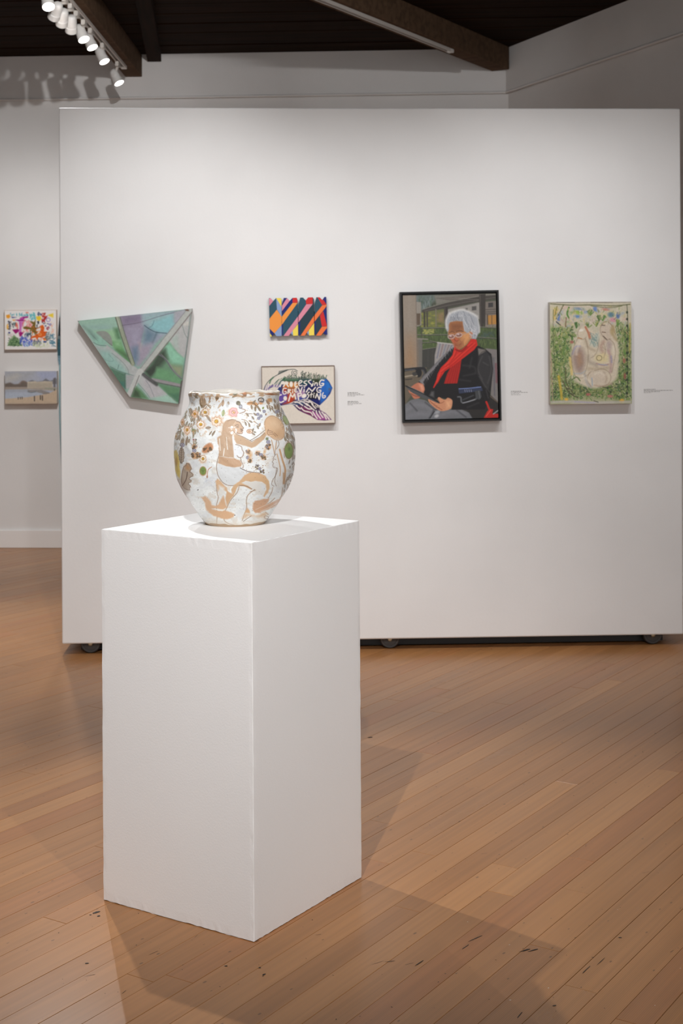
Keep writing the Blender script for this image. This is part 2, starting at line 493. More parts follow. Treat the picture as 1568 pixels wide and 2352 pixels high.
head_cache = {}
def track_light(lens, aim, watts, cone, blend, label, group, track_x=None, track_y=None, zt=3.417):
    """a spot head: adapter in the track, arm, ribbed can, glowing lens and its light"""
    lens = Vector(lens); aim = Vector(aim)
    d = (aim - lens).normalized()
    back = lens - d * 0.095
    mx = lens.x if track_x is None else track_x
    my = lens.y if track_y is None else track_y
    r = empty('track_light', (mx, my, zt))
    tag(r, label, 'spotlight', group)
    o0 = Vector((mx, my, zt))
    ax = Vector((0, 1, 0)) if track_x is not None else Vector((1, 0, 0))
    bm = bmesh.new()
    M = Matrix.Rotation(0 if track_x is None else math.pi / 2, 4, 'Z')
    add_box(bm, (-0.040, -0.012, -0.030), (0.040, 0.012, 0.006), M)
    bmesh.ops.bevel(bm, geom=bm.edges[:], offset=0.004, segments=2, affect='EDGES')
    link('adapter', bm_mesh(bm, 'adapter'), M_TRACKW, r)
    piv = lens - d * 0.055 - o0                       # the arm grips the can at its middle
    side = d.cross(Vector((0, 0, 1)))
    side = Vector((1, 0, 0)) if side.length < 1e-4 else side.normalized()
    top = Vector((0, 0, -0.028))
    grip = piv + Vector((0, 0, 0.030))
    bm = bmesh.new()
    add_cyl(bm, top, top * 0.4 + grip * 0.6, 0.010, 0.009, 12)
    add_cyl(bm, top * 0.45 + grip * 0.55, piv + Vector((0, 0, 0.012)), 0.008, 0.013, 12)
    link('arm', bm_mesh(bm, 'arm'), M_TRACKW, r, smooth=False)
    M = Matrix.Translation(lens - o0) @ d.to_track_quat('-Z', 'Y').to_matrix().to_4x4()
    prof = [(0.006, 0.104), (0.018, 0.101), (0.026, 0.092), (0.030, 0.078), (0.031, 0.060), (0.031, 0.048),
            (0.0295, 0.047), (0.0295, 0.044), (0.031, 0.043), (0.031, 0.034), (0.0295, 0.033), (0.0295, 0.030),
            (0.0335, 0.027), (0.0345, 0.002), (0.0345, -0.006), (0.0320, -0.006), (0.0315, 0.0), (0.0005, 0.001)]
    bm = bmesh.new(); add_lathe(bm, prof, 28, M)
    link('can', bm_mesh(bm, 'can'), M_WHITE, r, smooth=False)
    bm = bmesh.new()
    add_lathe(bm, [(0.0005, -0.0045), (0.020, -0.004), (0.0305, -0.0025), (0.0305, 0.0), (0.0005, 0.0005)], 28, M)
    link('lens', bm_mesh(bm, 'lens'), M_GLOW, r)
    ld = bpy.data.lights.new('spot', 'SPOT')
    ld.energy = watts * K
    ld.spot_size = math.radians(cone); ld.spot_blend = blend
    ld.shadow_soft_size = 0.018
    ld.color = (0.99, 0.99, 1.0)
    lo = bpy.data.objects.new('spot', ld); COL.objects.link(lo)
    lo.parent = r
    lo.location = lens - o0 + d * 0.04
    lo.rotation_euler = d.to_track_quat('-Z', 'Y').to_euler()
    return r

SIDE_LABELS = [
    'white track spotlight turned towards the room, hung nearest the middle cross beam',
    'white track spotlight seen from behind, next to the one turned to the room',
    'white track spotlight seen from behind, middle one of three turned to the back wall',
    'white track spotlight seen from behind, last of three turned to the back wall',
    'brightest white track spotlight, just after the three turned to the back wall',
    'white track spotlight close beside the brightest one on the beam',
    'white track spotlight, second from the track end by the back wall',
    'white track spotlight at the very end of the track by the back wall']
for a, lab in zip(LAMPS_SIDE, SIDE_LABELS):
    track_light(*a, lab, 'spotlights under the timber beam', track_x=-1.518)
for i, a in enumerate(LAMPS_MID):
    what = ('the plinth', 'the shard-shaped painting', 'the lettered painting', 'the black-framed portrait', 'the green garden painting', 'the far end of the rolling wall', 'the side floor as added fill', 'the fascia near the row of spotlights', 'the fascia near the diagonal beam')[i]
    track_light(*a, 'white spotlight on the middle cross beam aimed at ' + what, 'spotlights on the middle cross beam', track_y=5.12)
for i, a in enumerate(LAMPS_NEAR):
    what = ('the vase', 'the right plinth face as added fill', 'the open right floor as added fill')[i]
    track_light(*a, 'white spotlight on the entrance-end cross beam aimed at ' + what, 'spotlights on the entrance cross beam', track_y=1.28)

# ------------------------------------------------------------------ rolling wall on casters
def build_rolling_wall():
    T = 0.60
    r = empty('rolling_wall', (PANEL0.x + E_PANEL.x * 0.158, PANEL0.y + E_PANEL.y * 0.158, 0), (0, 0, A_PANEL))
    tag(r, 'tall white movable gallery wall on casters hung with paintings', 'partition')
    box('panel', (-1.516, 0, 0.055), (1.516, T, 2.643), M_PANEL, r, 0.006)
    box('added_shade_box', (-1.44, 0.10, 0.006), (1.44, T - 0.10, 0.055), M_BLACK, r)  # added black box that deepens the shade under the panel
    def caster(x, y):
        bm = bmesh.new()
        add_box(bm, (-0.05, -0.035, 0.097), (0.05, 0.035, 0.103))
        for s in (-1, 1): add_box(bm, (-0.014, s * 0.021 - 0.002, 0.040), (0.014, s * 0.021 + 0.002, 0.10))
        c = link('caster', bm_mesh(bm, 'caster'), M_RUBBER, r, (x, y, 0))
        bm = bmesh.new()
        Mr = Matrix.Translation((0, 0, 0.0485)) @ Matrix.Rotation(math.pi / 2, 4, 'X')
        add_lathe(bm, [(0.010, -0.016), (0.034, -0.014), (0.036, -0.016), (0.044, -0.016), (0.0482, -0.010), (0.0482, 0.010), (0.044, 0.016), (0.036, 0.016), (0.034, 0.014), (0.010, 0.016)], 36, Mr)
        link('wheel', bm_mesh(bm, 'wheel'), M_TYRE, c, smooth=False)
        bm = bmesh.new()
        add_lathe(bm, [(0.004, -0.026), (0.009, -0.025), (0.014, -0.019), (0.014, 0.019), (0.009, 0.025), (0.004, 0.026)], 20, Mr)
        link('hub', bm_mesh(bm, 'hub'), M_STEEL, c)
    for x in (-1.385, 0.072, 1.375):
        caster(x, 0.055); caster(x, T - 0.048)
build_rolling_wall()

# ------------------------------------------------------------------ plinth
def build_plinth():
    s = 0.509; h = 1.007
    c = Vector((-0.229, 3.583, 0)) + QD * (s / 2) + (Vector((-QD.y, QD.x, 0))) * (s / 2)
    bm = bmesh.new()
    add_box(bm, (-s / 2, -s / 2, 0), (s / 2, s / 2, h))
    bmesh.ops.subdivide_edges(bm, edges=bm.edges[:], cuts=40, use_grid_fill=True)
    rng = random.Random(3)
    bmesh.ops.bevel(bm, geom=[e for e in bm.edges if len(e.link_faces) == 2 and e.calc_face_angle() > 1.0], offset=0.0012, segments=2, affect='EDGES')
    # slightly worn edges under many coats of paint
    for v in bm.verts:
        k = sum((abs(abs(v.co.x) - s / 2) < 0.004, abs(abs(v.co.y) - s / 2) < 0.004, v.co.z < 0.004 or v.co.z > h - 0.004))
        if k >= 2:
            f = 0.0009 * rng.random()
            v.co.x -= math.copysign(f, v.co.x); v.co.y -= math.copysign(f, v.co.y)
            if v.co.z < 0.01: v.co.z += 0.0020 * rng.random()
    o = link('plinth', bm_mesh(bm, 'plinth'), M_PLINTH, None, c, (0, 0, math.pi / 2 - PHI))
    tag(o, 'tall square white painted plinth holding the decorated vase', 'plinth')
    return c
PLINTH_C = build_plinth()
# ------------------------------------------------------------------ painting toolkit
def vnoise(x, y, seed=0):
    xi, yi = np.floor(x), np.floor(y)
    fx, fy = x - xi, y - yi
    fx, fy = fx * fx * (3 - 2 * fx), fy * fy * (3 - 2 * fy)
    def h(a, b):
        v = np.sin(a * 127.1 + b * 311.7 + seed * 74.7) * 43758.5453
        return v - np.floor(v)
    return (h(xi, yi) * (1 - fx) + h(xi + 1, yi) * fx) * (1 - fy) + (h(xi, yi + 1) * (1 - fx) + h(xi + 1, yi + 1) * fx) * fy

def fbm(x, y, seed=0, o=4):
    s, a, t = 0, 0.5, 0
    for k in range(o):
        s = s + a * vnoise(x * 2 ** k, y * 2 ** k, seed + k); t += a; a *= 0.5
    return s / t

def spline(pts, closed=False, n=6):
    P = [np.array(p, float) for p in pts]
    m = len(P); out = []
    rng = range(m if closed else m - 1)
    for i in rng:
        if closed: a, b, c, d = P[i - 1], P[i], P[(i + 1) % m], P[(i + 2) % m]
        else: a, b, c, d = P[max(i - 1, 0)], P[i], P[i + 1], P[min(i + 2, m - 1)]
        for k in range(n):
            t = k / n
            out.append(0.5 * (2 * b + (c - a) * t + (2 * a - 5 * b + 4 * c - d) * t * t + (3 * b - a - 3 * c + d) * t ** 3))
    if not closed: out.append(P[-1])
    return [tuple(p) for p in out]

class Paint:
    """colour laid on a set of surface points; x, y are drawing coordinates of those points"""
    def __init__(self, x, y, base, px):
        self.x, self.y, self.px = x, y, px
        self.c = np.tile(np.array(base, float), (len(x), 1))
        self.wx = self.wy = None
    def _box(self, p, pad):
        p = np.asarray(p)
        return np.nonzero((self.x > p[:, 0].min() - pad) & (self.x < p[:, 0].max() + pad) &
                          (self.y > p[:, 1].min() - pad) & (self.y < p[:, 1].max() + pad))[0]
    def _mix(self, i, col, a):
        a = np.clip(a, 0, 1)[:, None]
        self.c[i] = self.c[i] * (1 - a) + np.asarray(col, float) * a
    def _dist(self, x, y, P, closed):
        d = np.full(len(x), 1e18)
        m = len(P)
        for k in range(m if closed else m - 1):
            ax, ay = P[k]; bx, by = P[(k + 1) % m]
            ex, ey = bx - ax, by - ay
            t = np.clip(((x - ax) * ex + (y - ay) * ey) / (ex * ex + ey * ey + 1e-12), 0, 1)
            d = np.minimum(d, (x - ax - t * ex) ** 2 + (y - ay - t * ey) ** 2)
        return np.sqrt(d)
    def _inside(self, x, y, P):
        r = np.zeros(len(x), bool)
        m = len(P)
        for k in range(m):
            ax, ay = P[k]; bx, by = P[(k + 1) % m]
            if ay == by: continue
            r ^= ((ay > y) != (by > y)) & (x < (bx - ax) * (y - ay) / (by - ay) + ax)
        return r
    def poly(self, P, col, soft=None, alpha=1.0, smooth=False, rag=0.0, rs=30.0, seed=0):
        if smooth: P = spline(P, True)
        soft = self.px if soft is None else soft
        i = self._box(P, soft + rag)
        if len(i) == 0: return
        x, y = self.x[i], self.y[i]
        if rag:
            x = x + (fbm(x / rs, y / rs, seed + 5) - 0.5) * 2 * rag
            y = y + (fbm(x / rs, y / rs, seed + 9) - 0.5) * 2 * rag
        d = self._dist(x, y, P, True) * np.where(self._inside(x, y, P), -1, 1)
        self._mix(i, col, alpha * (0.5 - d / (2 * soft)))
    def line(self, P, w, col, alpha=1.0, smooth=True, soft=None, taper=False):
        if smooth and len(P) > 2: P = spline(P, False)
        soft = self.px if soft is None else soft
        i = self._box(P, w + soft)
        if len(i) == 0: return
        d = self._dist(self.x[i], self.y[i], P, False)
        self._mix(i, col, alpha * np.clip(0.5 - (d - w / 2) / (2 * soft), 0, 1) * min(1.0, w / (0.6 * self.px) ))
    def ell(self, cx, cy, rx, ry, col, rot=0.0, soft=None, alpha=1.0):
        soft = self.px if soft is None else soft
        r = max(rx, ry) + soft
        i = self._box([(cx - r, cy - r), (cx + r, cy + r)], 0)
        if len(i) == 0: return
        dx, dy = self.x[i] - cx, self.y[i] - cy
        c, s = math.cos(rot), math.sin(rot)
        u, v = (dx * c + dy * s) / rx, (-dx * s + dy * c) / ry
        d = (np.sqrt(u * u + v * v) - 1) * min(rx, ry)
        self._mix(i, col, alpha * (0.5 - d / (2 * soft)))
    def ring(self, cx, cy, rx, ry, w, col, rot=0.0, alpha=1.0):
        c, s = math.cos(rot), math.sin(rot)
        P = [(cx + rx * math.cos(t) * c - ry * math.sin(t) * s, cy + rx * math.cos(t) * s + ry * math.sin(t) * c)
             for t in [2 * math.pi * k / 18 for k in range(19)]]
        self.line(P, w, col, alpha, smooth=False)
    def mottle(self, sx, sy, amt, seed=0, o=4):
        n = fbm(self.x / sx, self.y / sy, seed, o) - 0.5
        self.c *= (1 + 2 * amt * n)[:, None]
    def linear(self, gain=1.0):
        return np.clip(lin(np.clip(self.c, 0, 255)) * gain, 0, 0.92)

def mesh_arrays(name, verts, quads, cols=None):
    me = bpy.data.meshes.new(name)
    verts = np.asarray(verts, np.float32); quads = np.asarray(quads, np.int32)
    me.vertices.add(len(verts)); me.vertices.foreach_set('co', verts.ravel())
    me.loops.add(quads.size); me.loops.foreach_set('vertex_index', quads.ravel())
    me.polygons.add(len(quads)); me.polygons.foreach_set('loop_start', np.arange(0, quads.size, 4, dtype=np.int32))
    if cols is not None:
        a = me.color_attributes.new('paint', 'FLOAT_COLOR', 'POINT')
        a.data.foreach_set('color', np.concatenate([cols, np.ones((len(cols), 1))], 1).astype(np.float32).ravel())
    me.update(calc_edges=True)
    me.validate()
    return me

def picture_mesh(name, quad, depth, draw, ref, nx, ny, side, gain=1.15):
    """stretched canvas: a fine painted face over a box. quad: TL TR BR BL in metres (x, z); ref: the same corners in drawing coordinates"""
    u, v = np.meshgrid(np.linspace(0, 1, nx), np.linspace(0, 1, ny))
    u, v = u.ravel(), v.ravel()
    def bil(q):
        q = np.asarray(q, float)
        return ((1 - u) * (1 - v))[:, None] * q[0] + (u * (1 - v))[:, None] * q[1] + (u * v)[:, None] * q[2] + ((1 - u) * v)[:, None] * q[3]
    xy, rf = bil(quad), bil(ref)
    px = abs(ref[1][0] - ref[0][0]) / nx
    pt = Paint(rf[:, 0], rf[:, 1], (200, 200, 200), px * 0.75)
    draw(pt)
    cols = pt.linear(gain)
    n = nx * ny
    front = np.stack([xy[:, 0], np.full(n, -depth), xy[:, 1]], 1)
    a = (np.arange(ny - 1)[:, None] * nx + np.arange(nx - 1)[None, :]).ravel()
    quads = [np.stack([a, a + nx, a + nx + 1, a + 1], 1)]
    ring = np.concatenate([np.arange(nx), np.arange(1, ny) * nx + nx - 1, (ny - 1) * nx + np.arange(nx - 2, -1, -1), np.arange(ny - 2, 0, -1) * nx])
    m = len(ring)
    f2 = front[ring].copy(); b2 = front[ring].copy(); b2[:, 1] = -0.001
    verts = np.concatenate([front, f2, b2])
    k = np.arange(m); k2 = (k + 1) % m
    quads.append(np.stack([n + k, n + k2, n + m + k2, n + m + k], 1))
    sc = cols[ring] if side is None else np.tile(lin(side) * gain, (m, 1))
    cols = np.concatenate([cols, sc, sc])
    return mesh_arrays(name, verts, np.concatenate(quads), cols)

def hang(name, base0, e, ang, s, z, label, cat='painting', group=None):
    r = empty(name, (base0.x + e.x * s, base0.y + e.y * s, z), (0, 0, ang))
    tag(r, label, cat, group)
    return r

def rel(quad, s, z): return [(a - s, b - z) for a, b in quad]

def rect(w, h, deg):
    c, s_ = math.cos(math.radians(deg)), math.sin(math.radians(deg))
    return [(x * c - y * s_, x * s_ + y * c) for x, y in ((-w / 2, h / 2), (w / 2, h / 2), (w / 2, -h / 2), (-w / 2, -h / 2))]

def frame_bars(parent, w, h, deg, face, depth, mat):
    """four bars of a floater frame joined at the corners"""
    bm = bmesh.new()
    R = Matrix.Rotation(-math.radians(deg), 4, 'Y')
    for lo, hi in (((-w / 2, -depth, h / 2 - face), (w / 2, 0, h / 2)), ((-w / 2, -depth, -h / 2), (w / 2, 0, -h / 2 + face)),
                   ((-w / 2, -depth, -h / 2 + face), (-w / 2 + face, 0, h / 2 - face)), ((w / 2 - face, -depth, -h / 2 + face), (w / 2, 0, h / 2 - face))):
        add_box(bm, lo, hi, R)
    return link('frame', bm_mesh(bm, 'frame'), mat, parent)

# ------------------------------------------------------------------ portrait in a black frame
def draw_portrait(p):
    p.c[:] = (72, 76, 62)
    rng = random.Random(2)
    p.poly([(310, 150), (620, 150), (600, 210), (400, 380), (310, 300)], (98, 108, 104), 20)
    for k in range(46):
        x, y = rng.uniform(330, 580), rng.uniform(165, 330)
        p.line([(x, y), (x + rng.uniform(-12, 12), y + rng.uniform(30, 70))], 8, rng.choice([(70, 88, 70), (128, 140, 140), (60, 72, 66), (110, 124, 112)]), 0.7)
    p.poly([(560, 160), (1390, 130), (1390, 200), (1150, 180), (700, 260), (590, 290)], (120, 117, 108), 14)
    for k in range(7):
        p.line([(590 + k * 30, 200 + k * 6), (1160, 150 + k * 6)], 7, (92 + 10 * (k % 2), 88, 82), 0.7)
    p.poly([(735, 350), (1165, 255), (1165, 480), (735, 420)], (146, 142, 136), 8)
    p.poly([(1062, 312), (1122, 306), (1122, 360), (1062, 366)], (82, 80, 78)); p.poly([(975, 335), (1005, 330), (1005, 375), (975, 378)], (96, 94, 92))
    p.poly([(1235, 250), (1390, 235), (1392, 600), (1235, 600)], (118, 110, 102), 8)
    p.poly([(1280, 265), (1345, 258), (1345, 320), (1280, 326)], (62, 60, 60))
    for y in (350, 380, 405): p.line([(1240, y + 6), (1390, y)], 11, (84, 78, 72))
    p.poly([(1272, 432), (1385, 426), (1388, 552), (1272, 556)], (176, 128, 66)); p.line([(1328, 430), (1328, 560)], 9, (90, 72, 52)); p.line([(1270, 425), (1274, 580)], 12, (70, 60, 50))
    p.poly([(1235, 560), (1390, 552), (1390, 610), (1235, 610)], (132, 120, 112), 6)
    p.poly([(385, 385), (705, 345), (700, 600), (385, 600)], (104, 106, 68), 8)
    for k in range(60):
        x, y = rng.uniform(395, 700), rng.uniform(390, 590)
        p.ell(x, y, rng.uniform(10, 26), rng.uniform(8, 18), rng.choice([(132, 134, 62), (150, 148, 72), (86, 94, 56), (110, 116, 60)]), soft=8, alpha=0.6)
    p.poly([(600, 400), (695, 380), (695, 540), (600, 520)], (132, 112, 82), 14, 0.6)
    p.poly([(400, 355), (720, 262), (1160, 176), (1390, 158), (1390, 205), (1160, 245), (720, 330), (400, 390)], (70, 65, 60), 5)
    p.line([(405, 350), (720, 258), (1160, 172)], 8, (130, 126, 116)); p.line([(420, 375), (730, 300), (1160, 225), (1385, 190)], 5, (108, 103, 96))
    p.line([(600, 205), (1140, 250)], 7, (95, 92, 86), 0.5); p.line([(850, 200), (1150, 225)], 6, (140, 136, 128), 0.6)
    p.poly([(690, 320), (742, 315), (738, 590), (696, 590)], (58, 53, 50)); p.line([(702, 325), (706, 590)], 8, (86, 80, 74))
    p.line([(582, 350), (584, 590)], 14, (118, 112, 98)); p.line([(428, 385), (432, 580)], 22, (62, 58, 52)); p.line([(465, 380), (468, 580)], 20, (72, 68, 60))
    p.poly([(1158, 150), (1244, 145), (1238, 650), (1170, 650)], (60, 55, 51)); p.line([(1172, 160), (1180, 640)], 12, (84, 78, 72))
    p.poly([(325, 585), (1395, 590), (1400, 900), (400, 890), (325, 720)], (74, 88, 54), 8)
    for k in range(300):
        x, y = rng.uniform(330, 1395), rng.uniform(600, 880)
        h = rng.uniform(20, 60)
        p.line([(x, y), (x + rng.uniform(-14, 14), y - h)], rng.uniform(5, 9), rng.choice([(92, 108, 62), (62, 78, 46), (112, 126, 74), (80, 100, 62), (54, 66, 44)]), 0.75, smooth=False)
    for k in range(40): p.ell(rng.uniform(410, 550), rng.uniform(600, 680), 14, 9, rng.choice([(166, 160, 86), (150, 150, 90), (120, 130, 64)]), soft=6, alpha=0.8)
    for k in range(30): p.line([(rng.uniform(1140, 1390),) * 1 + (rng.uniform(630, 700),), (rng.uniform(1140, 1390), rng.uniform(690, 760))], 8, (70, 86, 84), 0.4)
    for a, b in (((385, 602), (735, 598)), ((1170, 590), (1390, 602)), ((330, 692), (735, 690)), ((1130, 726), (1392, 745)), ((400, 795), (590, 790)), ((390, 890), (600, 860)), ((500, 770), (620, 800))):
        p.line([a, b], 14, (60, 62, 52)); p.line([(a[0], a[1] - 5), (b[0], b[1] - 5)], 6, (136, 134, 120))
    p.line([(392, 600), (398, 880)], 12, (74, 74, 62)); p.poly([(398, 890), (600, 858), (570, 1130), (398, 1160)], (60, 60, 56), 5)
    for x in (480, 540): p.line([(x, 880), (x - 6, 1120)], 6, (72, 72, 68))
    p.poly([(310, 248), (384, 254), (388, 560), (325, 580)], (140, 134, 124), 5); p.poly([(322, 405), (376, 402), (372, 556), (330, 560)], (92, 78, 64))
    p.poly([(326, 735), (402, 742), (398, 1170), (326, 1130)], (108, 104, 97), 5); p.line([(326, 740), (470, 748)], 16, (130, 126, 116)); p.line([(330, 720), (420, 726)], 6, (86, 88, 76))
    p.poly([(140, 150), (318, 155), (328, 600), (332, 1125), (160, 1140)], (141, 130, 117), 5)
    for k in range(10):
        p.poly([(140, 600 + k * 50), (334, 600 + k * 50), (334, 1130), (140, 1140)], (152, 120, 90), 30, 0.09)
    p.line([(318, 160), (332, 1120)], 8, (112, 102, 92)); p.line([(230, 170), (240, 600)], 40, (152, 142, 130), 0.35, soft=26)
    # chair
    p.poly([(604, 788), (840, 818), (810, 1000), (560, 1120), (566, 960)], (150, 146, 143), 5)
    for k, c in enumerate([(98, 100, 128), (128, 92, 96), (108, 112, 136), (120, 98, 104), (100, 104, 130)]):
        p.line([(640 + k * 40, 800 + k * 5), (596 + k * 40, 1000 - k * 22)], 12, c, 0.75)
    p.line([(604, 792), (840, 820)], 16, (176, 172, 168))
    p.poly([(1240, 872), (1400, 890), (1412, 1620), (1310, 1520), (1330, 1000)], (124, 119, 117), 6); p.line([(1380, 1080), (1390, 1330)], 26, (120, 80, 86), 0.8); p.line([(1350, 1000), (1362, 1500)], 18, (92, 92, 100), 0.7)
    p.poly([(160, 1130), (460, 1125), (440, 1300), (250, 1500), (170, 1620)], (98, 88, 74), 6)
    p.line([(165, 1158), (300, 1140), (420, 1140), (446, 1190)], 36, (38, 38, 40)); p.ell(352, 1195, 42, 60, (30, 30, 32)); p.line([(405, 1160), (428, 1200), (400, 1250)], 18, (70, 72, 76))
    p.line([(170, 1160), (300, 1150)], 8, (96, 98, 104)); p.line([(172, 1245), (280, 1228), (330, 1235)], 20, (150, 138, 120)); p.line([(175, 1285), (260, 1275)], 14, (56, 52, 48)); p.ell(300, 1210, 34, 26, (60, 58, 56))
    # trousers and seat
    p.poly([(940, 1690), (1310, 1500), (1415, 1600), (1415, 1810), (1050, 1810)], (44, 41, 39), 6)
    p.line([(1300, 1510), (1410, 1600)], 16, (92, 80, 70))
    p.poly([(165, 1620), (240, 1560), (330, 1535), (440, 1560), (560, 1650), (760, 1690), (920, 1690), (1020, 1730), (1070, 1815), (165, 1830)], (106, 107, 111), 5)
    for a in ([(180, 1690), (320, 1620), (470, 1650), (540, 1720)], [(200, 1780), (360, 1740), (520, 1760)], [(640, 1760), (800, 1720), (960, 1740)]):
        p.line(a, 60, (122, 123, 128), 0.6, soft=26)
    for a in ([(550, 1690), (520, 1760), (490, 1800)], [(440, 1590), (560, 1680), (640, 1720)], [(240, 1600), (330, 1700)], [(860, 1700), (980, 1790)]):
        p.line(a, 18, (62, 62, 66), 0.7, soft=10)
    p.ell(600, 1720, 40, 22, (150, 152, 156), -0.3, 10); p.ell(590, 1772, 30, 20, (176, 176, 178), -0.4, 8); p.line([(500, 1800), (560, 1710)], 14, (40, 40, 44))
    # jacket
    p.poly([(800, 880), (900, 900), (1060, 860), (1150, 838), (1250, 890), (1320, 950), (1342, 1150), (1315, 1400), (1296, 1560), (1230, 1690), (990, 1690), (790, 1690), (800, 1560), (640, 1530), (480, 1570), (420, 1450), (352, 1318), (480, 1180), (590, 1060), (740, 930)], (25, 24, 26), 5)
    p.poly([(825, 858), (730, 915), (640, 1000), (560, 1090), (470, 1185), (356, 1305), (436, 1372), (470, 1300), (520, 1240), (590, 1110), (690, 990), (790, 900)], (112, 110, 112), 6)
    for k in range(34):
        t = k / 33
        x, y = 800 - 390 * t + rng.uniform(-8, 8), 890 + 450 * t
        p.line([(x + 6, y - 24), (x + 24, y + 30), (x + 10, y + 46)], 13, (27, 26, 28), 0.9)
        p.line([(x - 40 * t - 6, y - 10), (x - 20 * t, y + 20)], 7, (146, 144, 146), 0.6)
    p.poly([(1140, 870), (1240, 890), (1250, 915), (1150, 970)], (118, 112, 106), 8); p.line([(1150, 970), (1200, 920), (1250, 900)], 8, (70, 66, 64))
    p.poly([(1150, 980), (1250, 905), (1325, 990), (1334, 1200), (1290, 1420), (1225, 1400), (1130, 1210)], (50, 49, 50), 14)
    for a in ([(1200, 980), (1140, 1140), (1200, 1290)], [(1290, 980), (1320, 1160), (1270, 1340)], [(1160, 1250), (1240, 1380), (1300, 1460)], [(1210, 1060), (1280, 1100)], [(1250, 1430), (1280, 1540)]):
        p.line(a, 14, (84, 82, 82), 0.55, soft=8)
    for a in ([(940, 1100), (1090, 1120), (1110, 1200)], [(1060, 1000), (1030, 1130)], [(900, 1290), (1040, 1310)], [(1000, 1660), (1150, 1600)], [(950, 1240), (1100, 1210)]):
        p.line(a, 20, (56, 55, 56), 0.7, soft=12)
    # scarf
    p.poly([(790, 1095), (922, 1015), (905, 1150), (866, 1338), (688, 1342), (730, 1210)], (160, 28, 22), 4)
    for k in range(9): p.line([(800 + k * 12, 1090), (716 + k * 17, 1335)], 5, (136, 22, 18) if k % 2 else (186, 44, 34), 0.7)
    p.poly([(832, 826), (862, 876), (920, 892), (1000, 820), (1052, 744), (1122, 752), (1136, 828), (1090, 892), (960, 992), (820, 1098), (700, 1178), (644, 1262), (602, 1330), (552, 1402), (544, 1390), (586, 1290), (604, 1210), (648, 1126), (724, 1052), (800, 960)], (198, 40, 30), 4)
    for a in ([(1100, 800), (940, 940), (790, 1070), (640, 1180)], [(1060, 790), (900, 930), (740, 1080)], [(840, 900), (800, 990), (700, 1100)], [(640, 1200), (590, 1320)]):
        p.line(a, 9, (226, 72, 54), 0.7); p.line([(x + 16, y + 16) for x, y in a], 9, (158, 26, 20), 0.7)
    p.line([(850, 890), (920, 910), (990, 850)], 20, (120, 20, 18), 0.8, soft=8)
    # face
    p.poly([(752, 520), (850, 500), (950, 512), (1000, 610), (1072, 640), (1048, 740), (1000, 810), (930, 870), (885, 888), (846, 862), (812, 800), (776, 748), (748, 690), (742, 600)], (170, 114, 74), 4, smooth=False)
    p.poly([(760, 525), (940, 515), (960, 600), (900, 650), (770, 650)], (136, 88, 58), 30, 0.8)
    p.poly([(930, 660), (1040, 650), (1040, 740), (950, 840), (920, 780)], (206, 148, 96), 24, 0.9)
    p.poly([(775, 745), (850, 760), (880, 850), (840, 858)], (176, 84, 58), 22, 0.8)
    p.ell(848, 760, 36, 26, (182, 92, 64), 0, 14); p.line([(836, 690), (826, 740), (846, 772), (880, 768)], 8, (110, 66, 46))
    p.line([(836, 824), (876, 832), (914, 812)], 9, (122, 56, 46)); p.line([(850, 846), (890, 850)], 12, (190, 116, 84), 0.7)
    p.line([(760, 660), (800, 648), (830, 660)], 8, (92, 62, 46)); p.line([(850, 650), (900, 636), (946, 648)], 8, (92, 62, 46)); p.line([(940, 780), (950, 840)], 8, (140, 90, 62), 0.7)
    for cx, cy in ((786, 716), (888, 694)):
        p.ell(cx, cy, 42, 26, (150, 108, 96), -0.15, 5, 0.8); p.ring(cx, cy, 44, 28, 7, (206, 188, 186), -0.15); p.line([(cx - 22, cy + 4), (cx + 20, cy)], 7, (92, 60, 52)); p.ell(cx - 8, cy - 10, 14, 8, (226, 214, 220), 0, 5, 0.8)
    p.line([(826, 704), (848, 700)], 7, (196, 176, 172)); p.line([(930, 688), (1010, 664)], 7, (176, 150, 140)); p.line([(740, 710), (742, 640)], 6, (176, 150, 140))
    p.poly([(800, 800), (900, 790), (960, 740), (930, 860), (880, 884), (846, 860)], (150, 92, 62), 18, .55); p.line([(790, 640), (850, 630), (930, 640)], 10, (110, 72, 50), .5, soft=8); p.line([(800, 580), (930, 575)], 8, (118, 76, 52), .5, soft=6); p.line([(880, 740), (920, 790), (915, 815)], 7, (132, 80, 56), .7, soft=5); p.line([(780, 740), (806, 790)], 9, (196, 112, 84), .6, soft=6)
    p.ell(1058, 690, 22, 48, (178, 112, 78), 0.2, 6)
    # hair
    p.poly([(724, 640), (712, 560), (714, 490), (742, 425), (812, 380), (880, 356), (940, 350), (1030, 382), (1100, 410), (1142, 460), (1150, 520), (1168, 590), (1170, 650), (1140, 690), (1112, 750), (1060, 740), (1076, 660), (1050, 640), (1000, 668), (960, 640), (944, 560), (938, 512), (860, 500), (770, 522), (752, 560), (756, 620), (744, 650)], (164, 167, 172), 7)
    for k in range(60):
        t = rng.random()
        x0, y0 = 750 + 310 * t, 395 + rng.uniform(-20, 50)
        if x0 > 915: q_ = [(x0, y0), (x0 + rng.uniform(10, 50), y0 + 60), (x0 + rng.uniform(40, 90), y0 + rng.uniform(120, 210))]
        else: q_ = [(x0, y0), (x0 + rng.uniform(-10, 20), y0 + 30), (x0 + rng.uniform(-16, 26), min(505, y0 + 75))]
        p.line(q_, rng.uniform(5, 10), rng.choice([(190, 192, 196), (118, 122, 130), (140, 144, 150), (150, 154, 160), (204, 204, 206)]), 0.6)
    for k in range(26):
        x0, y0 = rng.uniform(1010, 1110), rng.uniform(560, 690)
        p.line([(x0, y0), (x0 + 30, y0 + 25), (x0 + 22, y0 + 60)], 7, rng.choice([(196, 198, 202), (118, 122, 130), (220, 220, 220)]), 0.6)
